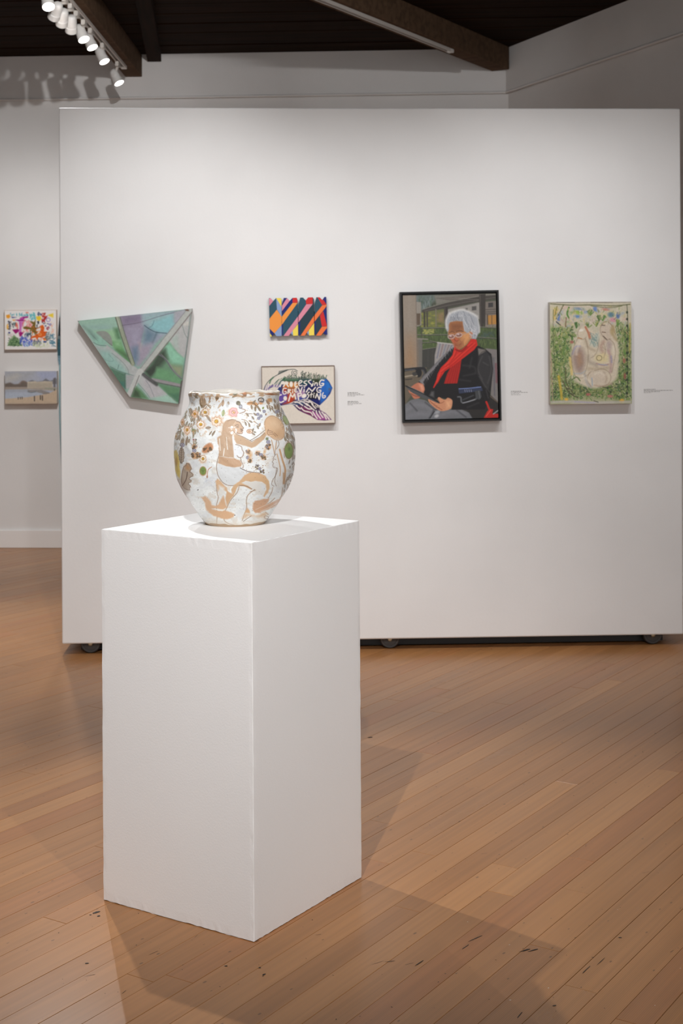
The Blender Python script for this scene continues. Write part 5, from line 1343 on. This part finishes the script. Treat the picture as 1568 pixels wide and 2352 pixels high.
    def berries(p, x, y, r, rg, warm=True):
        if warm: p.poly([(x + r * 1.5 * math.cos(t) * rg.uniform(.7, 1.2), y + r * 1.5 * math.sin(t) * rg.uniform(.7, 1.2)) for t in np.linspace(0, 5.6, 9)], (198, 148, 104), 9, 0.85, smooth=True)
        for j in range(6):
            a, b = x + rg.uniform(-r, r), y + rg.uniform(-r, r)
            p.ell(a, b, r * .42, r * .42, rg.choice([(112, 84, 58), (96, 84, 52), (132, 108, 70), (150, 148, 166)]), 0, 4); p.ring(a, b, r * .4, r * .4, 4, (74, 58, 42), alpha=.8)
    def blueb(p, x, y, r):
        p.ell(x, y, r, r, (166, 166, 186), 0, 5); p.ring(x, y, r, r, 5, (96, 92, 104)); p.ell(x, y, r * .35, r * .35, (118, 114, 130), 0, 4)
    def twig(p, P, rg, n=5):
        p.line(P, 6, (120, 88, 58))
        for j in range(n):
            a = P[min(j * len(P) // n, len(P) - 1)]
            leaf(p, a[0] + rg.uniform(-16, 16), a[1] + rg.uniform(12, 30), 20, 9, rg.uniform(0.8, 2.0), (140, 116, 80), vein=False)

    # ---- decorated face
    p = Paint(dx.ravel()[front], dy.ravel()[front], white, 3.2)
    ground(p, 1)
    rg = random.Random(21)
    # shoulders: dense scatter of small leaves and blossoms (left and right flanks)
    for j in range(64):
        t = rg.random(); y = 330 + 400 * t
        hw = np.interp(y, ys, hs)
        x = 780 - hw * rg.uniform(0.62, 0.985)
        leaf(p, x, y, rg.uniform(18, 34), rg.uniform(6, 10), rg.gauss(1.75, 0.35), rg.choice([(142, 120, 88), (120, 104, 76), (158, 132, 98), (128, 124, 92), (168, 146, 120)]), vein=False)
    for j in range(90):
        y = rg.uniform(300, 860); hw = np.interp(y, ys, hs)
        x = 780 + hw * rg.uniform(0.80, 0.985)
        leaf(p, x, y, rg.uniform(14, 34), rg.uniform(4, 8), rg.gauss(1.35, 0.25), rg.choice([(150, 118, 88), (128, 104, 76), (176, 150, 120), (150, 150, 168), (140, 128, 100)]), vein=False)
    for j in range(26):
        y = rg.uniform(860, 1280); hw = np.interp(y, ys, hs)
        leaf(p, 780 + hw * rg.uniform(0.90, 0.985), y, rg.uniform(10, 26), 5, rg.gauss(1.7, 0.3), rg.choice([(150, 118, 88), (176, 150, 130), (120, 112, 92)]), vein=False)
    # top band below the lip
    for j in range(60):
        x = rg.uniform(275, 1290); p.ell(x, rg.uniform(140, 172) + 10 * math.sin(x * .006), rg.uniform(8, 34), rg.uniform(3, 8), rg.choice([(168, 122, 82), (150, 104, 68), (196, 168, 134), (206, 190, 168)]), 0, 5, 0.7)
    p.ell(1180, 174, 60, 13, (150, 92, 54), 0.05, 6, 0.9)
    leaf(p, 425, 255, 66, 36, 1.45, (150, 116, 78), (96, 66, 40)); p.line([(405, 300), (400, 230)], 5, (96, 68, 42)); p.line([(445, 290), (440, 215)], 5, (112, 80, 50)); p.poly([(388, 270), (420, 290), (432, 318), (405, 312)], (112, 88, 56), 5)
    leaf(p, 355, 185, 28, 14, 2.0, (140, 124, 92)); leaf(p, 352, 200, 22, 9, 0.7, (140, 124, 92))
    p.ell(586, 210, 20, 22, (92, 72, 48), 0, 5); p.poly([(570, 222), (600, 224), (576, 252)], (140, 98, 62), 5); leaf(p, 505, 215, 18, 10, 1.6, (176, 124, 78)); leaf(p, 502, 250, 14, 10, 1.6, (184, 140, 96))
    leaf(p, 650, 270, 36, 14, 1.7, (186, 136, 90)); leaf(p, 620, 292, 44, 9, 2.2, (190, 150, 112), vein=False); leaf(p, 712, 272, 18, 11, 1.5, (170, 140, 110)); p.ell(700, 300, 16, 22, (186, 186, 184), 0, 8)
    for x, c in ((800, (92, 84, 50)), (905, (136, 84, 52))):
        for a in (0.4, 1.5, 2.6): leaf(p, x + 22 * math.cos(a + 2.2), 185 + 16 * math.sin(a + 2.2), 30, 9, a + 2.2, c, (70, 52, 34), vein=False)
    p.ell(895, 165, 22, 12, (190, 128, 88), 0, 6)
    p.ell(822, 272, 24, 24, (96, 88, 66), 0, 5); p.ell(832, 285, 16, 14, (120, 112, 86), 0, 5); p.ell(848, 310, 18, 22, (150, 150, 156), 0, 5); p.ring(848, 312, 18, 22, 5, (92, 88, 88))
    p.line([(860, 335), (900, 350), (888, 372), (838, 388)], 8, (146, 112, 84))
    # spray right of centre
    p.poly([(920, 275), (960, 255), (1030, 270), (1040, 300), (980, 292), (930, 292)], (190, 138, 88), 8, smooth=True)
    for P in ([(930, 270), (990, 275), (1040, 320), (1065, 350)], [(1000, 275), (1020, 320), (1010, 350)], [(1040, 290), (1070, 260)]): p.line(P, 8, (124, 86, 54))
    for x, y, a in ((972, 318, 1.4), (1012, 340, 1.5), (1058, 345, 1.0), (1000, 262, -.9), (1040, 318, .9)): leaf(p, x, y, 26, 10, a, (132, 104, 66))
    p.poly([(1048, 262), (1080, 250), (1100, 275), (1070, 290)], (196, 140, 92), 8, smooth=True); p.ring(1078, 238, 30, 20, 12, (84, 76, 68)); p.ring(1094, 250, 16, 18, 6, (110, 106, 112)); p.poly([(1150, 230), (1195, 222), (1200, 260), (1165, 262)], (196, 146, 96), 8, smooth=True); leaf(p, 1155, 265, 30, 12, 0.9, (166, 116, 78))
    for P in ([(1140, 260), (1170, 310), (1195, 345)], [(1165, 300), (1210, 320)]): p.line(P, 6, (126, 92, 62))
    for x, y in ((1150, 320), (1178, 340), (1205, 335), (1230, 250), (1240, 320), (1260, 300), (1275, 345)): leaf(p, x, y, 24, 8, 1.3, (138, 108, 74))
    for x, y in ((1112, 368), (1075, 420), (1040, 400), (1050, 445), (1270, 365), (1250, 375)): blueb(p, x, y, 15)
    p.ell(1100, 330, 10, 13, (120, 132, 62), .5, 4); p.ell(1130, 402, 6, 12, (120, 84, 56)); p.ring(1285, 415, 10, 12, 6, (120, 96, 74))
    for P in ([(860, 455), (910, 470), (945, 510)], [(890, 475), (900, 500)], [(1000, 480), (1050, 520)], [(900, 390), (980, 395)]): p.line(P, 6, (128, 100, 76))
    for x, y, a in ((905, 505, 1.3), (945, 520, 1.3), (925, 405, 1.0), (1040, 545, 1.2), (960, 480, .6), (985, 440, 1.0), (1060, 520, 2.0), (1010, 400, .7)): leaf(p, x, y, 22, 9, a, (146, 124, 96))
    p.ring(950, 590, 34, 22, 8, (160, 108, 72)); p.ell(945, 592, 24, 14, (214, 176, 138), 0, 6); p.ring(945, 590, 12, 8, 5, (150, 100, 70)); leaf(p, 990, 620, 22, 9, .6, (126, 98, 66)); leaf(p, 985, 575, 18, 8, 2.0, (112, 104, 72)); leaf(p, 1005, 600, 14, 6, .3, (96, 92, 64))
    # daisies
    petals(p, 452, 372, 44, (240, 226, 208), seed=1); petals(p, 335, 388, 40, (222, 184, 150), (226, 158, 40), sx=.85, seed=2); petals(p, 576, 476, 56, (240, 214, 190), seed=3); petals(p, 402, 508, 46, (242, 228, 214), seed=4)
    petals(p, 250, 566, 46, (236, 206, 178), (232, 168, 44), sx=.75, seed=5); petals(p, 425, 892, 42, (240, 226, 202), sx=.85, seed=6); petals(p, 195, 480, 34, (222, 178, 146), (220, 170, 80), sx=.55, seed=9); petals(p, 124, 635, 30, (236, 224, 190), (224, 206, 90), sx=.35, seed=10)
    petals(p, 768, 374, 54, (232, 170, 168), (240, 206, 200), n=7, edge=(168, 90, 86), seed=7)
    for x, y, a, b, r in ((375, 430, 40, 12, 1.2), (490, 440, 44, 13, 1.0), (485, 545, 30, 15, -.1), (545, 610, 34, 7, 2.1), (510, 605, 26, 7, 2.2), (545, 600, 30, 6, 2.3), (245, 690, 52, 13, 1.75), (195, 710, 36, 18, 1.4), (300, 350, 30, 10, 1.2), (440, 300, 40, 8, -.6), (490, 300, 30, 7, .9)):
        leaf(p, x, y, a, b, r, (152, 124, 96))
    p.line([(450, 330), (480, 292), (515, 300), (512, 330)], 7, (150, 120, 90)); leaf(p, 654, 382, 36, 17, 1.75, (150, 166, 98), (96, 110, 56)); blueb(p, 196, 735, 22); p.ell(322, 575, 22, 20, (122, 126, 84), 0, 6); p.poly([(305, 580), (330, 575), (325, 630)], (170, 134, 96), 6)
    # berry clusters, left
    berries(p, 330, 755, 22, rg); blueb(p, 328, 800, 20); berries(p, 335, 860, 30, rg); berries(p, 372, 850, 22, rg); p.poly([(415, 800), (440, 750), (500, 715), (535, 740), (530, 790), (470, 825), (425, 825)], (186, 126, 84), 10, smooth=True)
    for j in range(13): p.ell(rg.uniform(430, 520), rg.uniform(770, 815), 11, 8, rg.choice([(96, 76, 52), (84, 62, 44), (126, 90, 60)]), rg.uniform(0, 3), 5)
    p.ell(320, 676, 10, 9, (150, 92, 92)); p.ell(350, 676, 5, 6, (50, 50, 56)); p.ell(366, 1240, 5, 8, (50, 44, 44), 1.0, 3); p.ell(776, 1530, 6, 5, (50, 44, 44))
    p.ell(424, 1030, 40, 52, (176, 118, 80), 0, 6); p.ell(424, 1028, 34, 46, (112, 134, 62), 0, 5); p.line([(424, 1000), (424, 1060)], 4, (70, 90, 40)); p.line([(405, 1015), (424, 1035), (448, 1015)], 4, (70, 90, 40), smooth=False)
    p.line([(520, 985), (480, 1020), (470, 1100)], 8, (176, 124, 94)); p.ell(470, 1095, 9, 16, (166, 112, 84))
    # yellow flower and leaves on the left flank
    p.poly([(100, 800), (128, 790), (150, 850), (166, 920), (160, 980), (172, 1030), (165, 1110), (140, 1080), (112, 1020), (100, 920)], (232, 206, 112), 8); p.ell(128, 920, 16, 42, (206, 160, 84), 0, 6)
    for j in range(12): p.line([(130, 920), (130 + 40 * math.cos(j * .52), 920 + 130 * math.sin(j * .52))], 4, (196, 160, 84), .6)
    pl = []
    for j in range(22):
        t = 2 * math.pi * j / 22; q_ = 1.0 if j % 2 else .84
        pl.append((186 + 31 * q_ * math.cos(t), 850 + 94 * q_ * math.sin(t)))
    p.poly(pl, (168, 152, 134), 5); p.line(pl + [pl[0]], 4.5, (88, 68, 54), .9, smooth=False); p.line([(186, 764), (184, 860), (180, 940)], 4.5, (88, 68, 54))
    for j in range(5):
        for s_ in (-1, 1): p.line([(185, 800 + j * 26), (185 + s_ * 18, 786 + j * 26)], 3, (110, 88, 70), .8)
    oak = [(216, 962), (262, 938), (294, 985), (282, 1035), (308, 1068), (312, 1085), (276, 1105), (290, 1150), (262, 1172), (280, 1210), (270, 1238), (225, 1228), (190, 1185), (186, 1100), (196, 1020)]
    oak = [(196, 1020), (212, 975), (232, 968), (240, 940), (272, 948), (284, 975), (296, 1005), (280, 1022), (278, 1040), (296, 1048), (312, 1066), (308, 1086), (288, 1092), (270, 1108), (272, 1124), (292, 1130), (288, 1150), (268, 1156), (258, 1176), (276, 1184), (284, 1204), (272, 1216), (276, 1240), (246, 1238), (216, 1222), (190, 1188), (182, 1140), (186, 1080)]
    p.poly([(236 + (a - 236) * 1.12, 1090 + (b - 1090) * 1.06) for a, b in oak], (206, 176, 148), 10, .7)
    p.poly(oak, (172, 154, 136), 5); p.poly([(220, 960), (262, 945), (286, 990), (276, 1030), (230, 1010)], (178, 132, 90), 16, .8); p.line(oak + [oak[0]], 5, (92, 70, 56), .9, smooth=False); p.line([(195, 1190), (235, 1120), (250, 1040)], 8, (84, 62, 50))
    p.poly([(140, 1130), (190, 1190), (240, 1250), (275, 1250), (225, 1300), (170, 1230)], (168, 158, 150), 14, .7)
    # kneeling figure
    p.poly([(700, 452), (780, 450), (840, 470), (870, 520), (880, 600), (840, 640), (640, 640), (620, 600), (650, 520)], (222, 198, 172), 26, .7)
    hair = [(650, 500), (690, 462), (750, 452), (800, 470), (764, 520), (752, 570), (772, 612), (752, 640), (760, 700), (775, 800), (772, 885), (690, 880), (600, 862), (604, 760), (588, 720), (584, 655), (630, 630), (640, 570)]
    p.poly(hair, clay2, 6, rag=6, rs=25)
    for P in ([(688, 655), (694, 740), (700, 790)], [(664, 780), (652, 862)], [(610, 670), (618, 800)]): p.line(P, 9, (228, 226, 220), .95)
    for j in range(22): p.line([(rg.uniform(610, 760), rg.uniform(500, 700)), (rg.uniform(610, 760), rg.uniform(720, 860))], 4, rg.choice([(164, 134, 104), (190, 160, 130)]), .4)
    p.poly([(764, 520), (800, 474), (838, 486), (862, 528), (880, 552), (866, 566), (876, 586), (862, 612), (820, 616), (772, 608), (752, 570)], (190, 156, 126), 5)
    p.line([(800, 474), (838, 488), (862, 528), (880, 552), (864, 566), (846, 560)], 6, (98, 72, 56)); p.line([(846, 572), (874, 578), (850, 588), (872, 600), (858, 616), (812, 612)], 6, (104, 72, 56)); p.line([(786, 526), (806, 514), (826, 521)], 4.2, (84, 62, 48)); p.line([(798, 541), (811, 535), (824, 540), (810, 545)], 3.6, (84, 62, 48)); p.line([(760, 580), (790, 610), (815, 600)], 4, (110, 84, 64)); p.line([(704, 470), (750, 456), (790, 462)], 5, (112, 84, 64))
    p.poly([(752, 650), (800, 735), (852, 752), (876, 830), (858, 880), (806, 890), (772, 885)], (222, 224, 226), 6)
    p.poly([(770, 622), (800, 620), (866, 650), (920, 682), (972, 712), (1050, 660), (1110, 600), (1150, 608), (1110, 680), (1010, 764), (968, 776), (880, 748), (800, 728), (776, 680)], (186, 152, 118), 6, rag=4, rs=30)
    p.line([(790, 618), (880, 655), (975, 708)], 5, (110, 84, 62)); p.line([(955, 692), (1020, 655), (1080, 610), (1118, 580)], 6, (110, 82, 60)); p.line([(975, 700), (1060, 655), (1120, 610)], 5, (120, 90, 66)); p.poly([(975, 695), (1060, 640), (1110, 610), (1060, 655)], (222, 222, 220), 5)
    drum = [(1116, 520), (1130, 460), (1172, 424), (1222, 424), (1280, 460), (1322, 520), (1338, 590), (1326, 660), (1278, 692), (1224, 682), (1176, 646), (1136, 610)]
    p.poly([(1227 + (a - 1227) * 1.05, 560 + (b - 560) * 1.05) for a, b in drum], (222, 196, 168), 9, smooth=True); p.poly(drum, (206, 168, 130), 5, smooth=True); p.line(spline(drum, True, 4), 5, (150, 108, 78), .8, smooth=False)
    p.poly([(1150, 470), (1230, 440), (1300, 520), (1240, 560), (1150, 540)], (216, 182, 146), 30, .7); p.poly([(1180, 600), (1300, 580), (1310, 660), (1240, 680)], (188, 148, 110), 30, .7)
    p.poly([(1120, 600), (1160, 570), (1205, 590), (1200, 640), (1150, 640)], (210, 172, 136), 6, smooth=True)
    for P in ([(1150, 580), (1190, 590), (1205, 600)], [(1160, 600), (1206, 612)], [(1165, 622), (1204, 630)], [(1160, 570), (1145, 610), (1165, 640)], [(1210, 620), (1240, 650)], [(1225, 610), (1260, 645)]): p.line(P, 5, (124, 92, 68))
    for P in ([(790, 736), (830, 748), (856, 765), (862, 795), (880, 830), (862, 876), (826, 882), (806, 862)], [(845, 885), (850, 915)], [(846, 918), (870, 960), (872, 1000)], [(600, 868), (582, 930), (576, 1000), (592, 1080), (640, 1155), (700, 1192), (775, 1197)]):
        p.line(P, 11, (206, 172, 140), .5, soft=6); p.line(P, 4.6, ink, .9)
    p.poly([(602, 864), (690, 884), (772, 890), (836, 915), (862, 955), (850, 985), (780, 994), (680, 980), (592, 940)], (186, 148, 114), 6, rag=3)
    p.poly([(590, 946), (680, 986), (780, 998), (856, 990), (880, 1010), (930, 1040), (1000, 1052), (900, 1070), (820, 1158), (772, 1194), (700, 1190), (640, 1150), (596, 1080), (582, 1000)], (206, 208, 208), 5)
    p.line([(840, 1000), (880, 1022), (940, 1045), (1060, 1060)], 7, ink, .9)
    p.poly([(768, 1190), (830, 1150), (890, 1082), (950, 1052), (1050, 1060), (1120, 1090), (1160, 1150), (1170, 1220), (1150, 1280), (1108, 1332), (1096, 1320), (1130, 1240), (1122, 1190), (1080, 1160), (1000, 1150), (960, 1160), (900, 1146), (856, 1168), (930, 1200), (975, 1238), (960, 1244), (880, 1208), (820, 1204), (780, 1240), (742, 1292), (738, 1240)], (202, 162, 120), 6, rag=4, rs=24)
    p.poly([(860, 1170), (905, 1150), (960, 1162), (1010, 1152), (1080, 1164), (1122, 1196), (1128, 1240), (1098, 1310), (1020, 1300), (975, 1240), (930, 1202)], (212, 208, 200), 10, .9); p.poly([(1070, 1190), (1118, 1200), (1120, 1250), (1080, 1250)], (214, 218, 222), 20, .8)
    p.line([(830, 1196), (900, 1204), (972, 1240)], 7, (126, 92, 66))
    for P in ([(584, 1120), (574, 1180), (580, 1280), (592, 1330), (572, 1420), (578, 1500), (572, 1640)], [(826, 1208), (800, 1280), (730, 1360), (690, 1440), (662, 1500), (656, 1580), (700, 1620), (770, 1642)], [(1000, 1246), (930, 1300), (908, 1360), (908, 1450), (880, 1530), (860, 1590)], [(1204, 1222), (1190, 1280), (1152, 1345)], [(1314, 1230), (1300, 1320), (1250, 1400)], [(1225, 1345), (1160, 1400), (1070, 1440), (1010, 1470)], [(1010, 1250), (950, 1270)], [(1120, 1500), (1150, 1530)]):
        p.line(P, 12, (212, 182, 150), .55, soft=7); p.line(P, 4.2, (104, 78, 60), .9)
    p.poly([(562, 1140), (600, 1120), (640, 1170), (690, 1220), (700, 1270), (620, 1230), (590, 1260), (574, 1200)], (204, 164, 124), 8, rag=6); p.poly([(600, 1190), (660, 1220), (660, 1290), (600, 1310)], (218, 214, 206), 14, .9)
    p.poly([(690, 1250), (746, 1290), (780, 1230), (806, 1212), (770, 1300), (716, 1370), (692, 1430), (672, 1340)], (204, 160, 116), 7, rag=4)
    p.poly([(406, 1320), (452, 1316), (490, 1352), (520, 1408), (570, 1424), (600, 1400), (626, 1340), (650, 1308), (672, 1380), (690, 1446), (640, 1462), (540, 1448), (520, 1452), (600, 1476), (670, 1474), (730, 1490), (770, 1520), (760, 1550), (690, 1576), (610, 1562), (520, 1520), (460, 1470), (446, 1400)], (206, 160, 118), 9, rag=8, rs=30)
    p.poly([(540, 1452), (600, 1462), (668, 1466), (640, 1482), (590, 1476)], (230, 224, 212), 4)
    p.poly([(980, 1400), (1006, 1372), (1060, 1366), (1104, 1350), (1166, 1352), (1150, 1390), (1120, 1420), (1200, 1388), (1284, 1346), (1292, 1362), (1236, 1436), (1150, 1470), (1090, 1486), (1060, 1510), (1004, 1508), (974, 1460)], (198, 148, 110), 8, rag=7, rs=26)
    for P in ([(1010, 1470), (1100, 1430), (1180, 1400)], [(1060, 1490), (1160, 1450), (1250, 1400)]): p.line(P, 6, (222, 202, 180), .7)
    p.poly([(886, 1502), (918, 1450), (944, 1480), (946, 1510)], (204, 158, 112), 7, rag=4); p.poly([(856, 1568), (890, 1510), (960, 1520), (1010, 1540), (1110, 1498), (1150, 1520), (1120, 1556), (1060, 1560), (1000, 1550), (930, 1545), (900, 1570)], (206, 170, 132), 14, .75, rag=10)
    p.poly([(430, 1560), (560, 1570), (700, 1610), (900, 1620), (1100, 1560), (1160, 1580), (1110, 1650), (480, 1650)], (222, 210, 192), 30, .6); p.line([(870, 1600), (930, 1560), (960, 1540)], 5, (120, 92, 70)); p.ring(1130, 1560, 26, 16, 5, (150, 112, 84), .3)
    # second figure: profile with long hair
    p.poly([(1190, 700), (1300, 700), (1330, 1000), (1320, 1220), (1200, 1220), (1220, 1000), (1200, 930)], (218, 216, 212), 40, .7)
    for P in ([(1242, 850), (1216, 884), (1210, 920), (1198, 940), (1214, 952), (1206, 972), (1216, 1000), (1258, 1012), (1240, 1080), (1200, 1150), (1192, 1190), (1216, 1210)], [(1248, 1010), (1232, 1110), (1226, 1160), (1244, 1210)], [(1224, 905), (1240, 912)], [(1190, 690), (1206, 760), (1228, 860)], [(1250, 695), (1236, 780), (1230, 850)], [(1266, 700), (1276, 740), (1250, 790)]): p.line(P, 5, (110, 84, 66), .9)
    p.line([(1284, 800), (1312, 910), (1340, 1000), (1344, 1060), (1330, 1180)], 20, (194, 152, 112)); p.line([(1254, 850), (1280, 960), (1290, 1030), (1284, 1094)], 11, (196, 158, 122)); p.line([(1194, 690), (1214, 780), (1224, 840)], 10, (198, 160, 126), .8); p.line([(1246, 720), (1238, 800)], 12, (200, 164, 130), .8); p.poly([(1318, 1060), (1348, 1060), (1340, 1150), (1316, 1190)], (188, 150, 114), 7)
    # berries right of the torso and green medallions
    berries(p, 930, 820, 20, rg); blueb(p, 926, 884, 18); berries(p, 950, 920, 18, rg); p.ell(955, 860, 22, 40, (206, 160, 112), .2, 10, .7); berries(p, 1040, 835, 20, rg); blueb(p, 1074, 858, 18); berries(p, 1100, 885, 22, rg); p.ell(1115, 820, 16, 26, (206, 164, 120), .2, 8, .8); berries(p, 1028, 992, 20, rg, False); blueb(p, 1058, 1012, 15); berries(p, 1084, 1040, 20, rg, False); berries(p, 1150, 765, 24, rg); blueb(p, 1156, 712, 20); p.ell(1142, 676, 16, 16, (112, 120, 82), 0, 5)
    p.ell(1386, 812, 54, 96, (206, 180, 150), 0, 10, .9); p.ell(1386, 814, 46, 88, (122, 148, 76), 0, 5); p.ring(1386, 814, 47, 89, 5, (92, 90, 56)); 
    for a in range(8): p.line([(1390, 795), (1390 + 16 * math.cos(a * .785), 795 + 24 * math.sin(a * .785))], 4, (84, 108, 54))
    p.ell(1356, 470, 26, 56, (140, 162, 88), -0.45, 5); p.ring(1356, 470, 26, 56, 4, (96, 100, 60), -0.45)
    for j in range(120): p.ell(rg.uniform(280, 1300), rg.uniform(640, 1500), rg.uniform(2, 4), rg.uniform(2, 4), (108, 90, 76), 0, 2, .7)
    for j in range(46): p.ell(rg.uniform(860, 1160), rg.uniform(780, 1060), rg.uniform(3, 6), rg.uniform(3, 6), (150, 116, 84), 0, 2, .8)
    for j in range(20): p.line([(rg.uniform(420, 560), rg.uniform(1080, 1180)), (rg.uniform(420, 560), rg.uniform(1080, 1180))], 4, (186, 192, 204), .3)
    for j in range(150):
        y = rg.uniform(240, 760); hw = np.interp(y, ys, hs)
        x = 780 + hw * (rg.uniform(-.98, -.55) if rg.random() < .5 else rg.uniform(.85, .98))
        a = rg.gauss(1.6, .5); l_ = rg.uniform(12, 40)
        p.line([(x, y), (x + l_ * .5 * math.cos(a) + rg.uniform(-5, 5), y + l_ * .5 * math.sin(a)), (x + l_ * math.cos(a), y + l_ * math.sin(a))], 3.2, rg.choice([(124, 92, 64), (150, 112, 80), (96, 78, 60)]), .7)
    for j in range(60):
        x, y = rg.uniform(300, 700), rg.uniform(180, 640)
        p.ell(x, y, rg.uniform(5, 14), rg.uniform(4, 9), rg.choice([(206, 168, 132), (190, 150, 112), (214, 190, 164)]), rg.uniform(0, 3), 6, .6)
    for j in range(60):
        x, y = rg.uniform(860, 1270), rg.uniform(230, 560)
        if (x - 1227) ** 2 / 115 ** 2 + (y - 560) ** 2 / 150 ** 2 > 1: p.ell(x, y, rg.uniform(4, 12), rg.uniform(3, 8), rg.choice([(206, 168, 132), (176, 140, 104), (176, 176, 190)]), rg.uniform(0, 3), 5, .6)
    cols[front] = p.c
    # ---- the far side carries the same kind of flowers and leaves
    q = Paint((T.ravel() * 640)[~front], dy.ravel()[~front], white, 6)
    ground(q, 5)
    for j in range(26): petals(q, rg.uniform(1000, 3000), rg.uniform(330, 900), rg.uniform(36, 56), rg.choice([(240, 226, 208), (236, 206, 178), (232, 176, 170)]), seed=j)
    for j in range(160): leaf(q, rg.uniform(950, 3080), rg.uniform(180, 1150), rg.uniform(20, 46), rg.uniform(8, 16), rg.uniform(0.8, 2.2), rg.choice([(142, 120, 88), (120, 104, 76), (166, 130, 96), (128, 140, 84)]))
    for j in range(24): berries(q, rg.uniform(960, 3060), rg.uniform(500, 1100), 22, rg)
    for j in range(10): q.poly([(a + 40 * math.cos(t) * rg.uniform(.7, 2), b + 40 * math.sin(t)) for a, b in [(rg.uniform(1000, 3000), rg.uniform(1250, 1600))] for t in np.linspace(0, 5.6, 8)], (204, 160, 118), 12, smooth=True, rag=10)
    cols[~front] = q.c
    # bare clay foot and a worn brown line on the lip
    zf = Z.ravel()
    edge = z0 + 0.0085 + 0.004 * (vnoise(T.ravel() * 6, zf * 0, 3) - 0.5)
    a = np.clip((edge - zf) / 0.002, 0, 1)[:, None]; cols = cols * (1 - a) + np.array((178, 148, 114)) * a
    m = np.clip((zf - zf.max() + 0.016) / 0.006, 0, 1) * np.clip((vnoise(T.ravel() * 14, zf * 300, 6) - 0.45) * 4, 0, 0.8)
    cols = cols * (1 - m[:, None]) + np.array((176, 138, 100)) * m[:, None]
    cols = cols * 0.90 + np.array((23.0, 23.2, 23.2))
    lc = np.clip(lin(np.clip(cols, 0, 255)) * 1.04, 0, 0.9)
    # ---- inner wall
    ni = 40
    zi = np.linspace(zf.max() - 0.001, z0 + 0.02, ni)
    ri = np.interp(zi, zz, rr) - 0.009
    top = np.stack([X[-1], Y[-1], Z[-1]], 1)
    V = [np.stack([X.ravel(), Y.ravel(), Z.ravel()], 1)]
    # rounded lip, then down the inside
    s = (R[-1] - 0.0045) / R[-1]
    V.append(np.stack([X[-1] * s, Y[-1] * s, Z[-1] + 0.0028], 1))
    for j in range(ni):
        rj = np.full(nt, ri[j]); w = max(0.0, 1 - j / 6.0)
        rj = rj * (1 - w) + (R[-1] - 0.009) * w
        V.append(np.stack([rj * np.sin(th), -rj * np.cos(th), np.full(nt, zi[j]) + lip[-1] * w], 1))
    V = np.concatenate(V)
    rows = nr + 1 + ni
    A = (np.arange(rows - 1)[:, None] * nt + np.arange(nt)[None, :]); B = (np.arange(rows - 1)[:, None] * nt + (np.arange(nt)[None, :] + 1) % nt)
    Q = np.stack([A.ravel(), B.ravel(), (B + nt).ravel(), (A + nt).ravel()], 1)
    extra = (rows - nr) * nt
    ci = np.tile(lin((214, 208, 198)), (extra, 1)) * (0.85 + 0.3 * fbm(np.tile(th, rows - nr) * 5, np.repeat(np.arange(rows - nr), nt) / 5.0, 2, 3))[:, None]
    V[:, 2] -= z0
    root = empty('vase', (cx, cy, z0), (0, 0, math.atan2(-cx, cy)))
    tag(root, 'round white glazed vase painted with brown figures, daisies and leaves, on the plinth', 'vase')
    link('body', mesh_arrays('body', V, Q, np.concatenate([lc, ci])), M_GLAZE, root, smooth=True)
    bm = bmesh.new()
    add_lathe(bm, [(0.002, 0.0), (rr[0] - 0.001, 0.0), (rr[0] - 0.001, 0.003), (rr[0] * 0.9, 0.021), (0.002, 0.021)], 64)
    link('foot', bm_mesh(bm, 'foot'), mat_new('bare_clay', (172, 142, 110), 0.8), root)
build_vase()
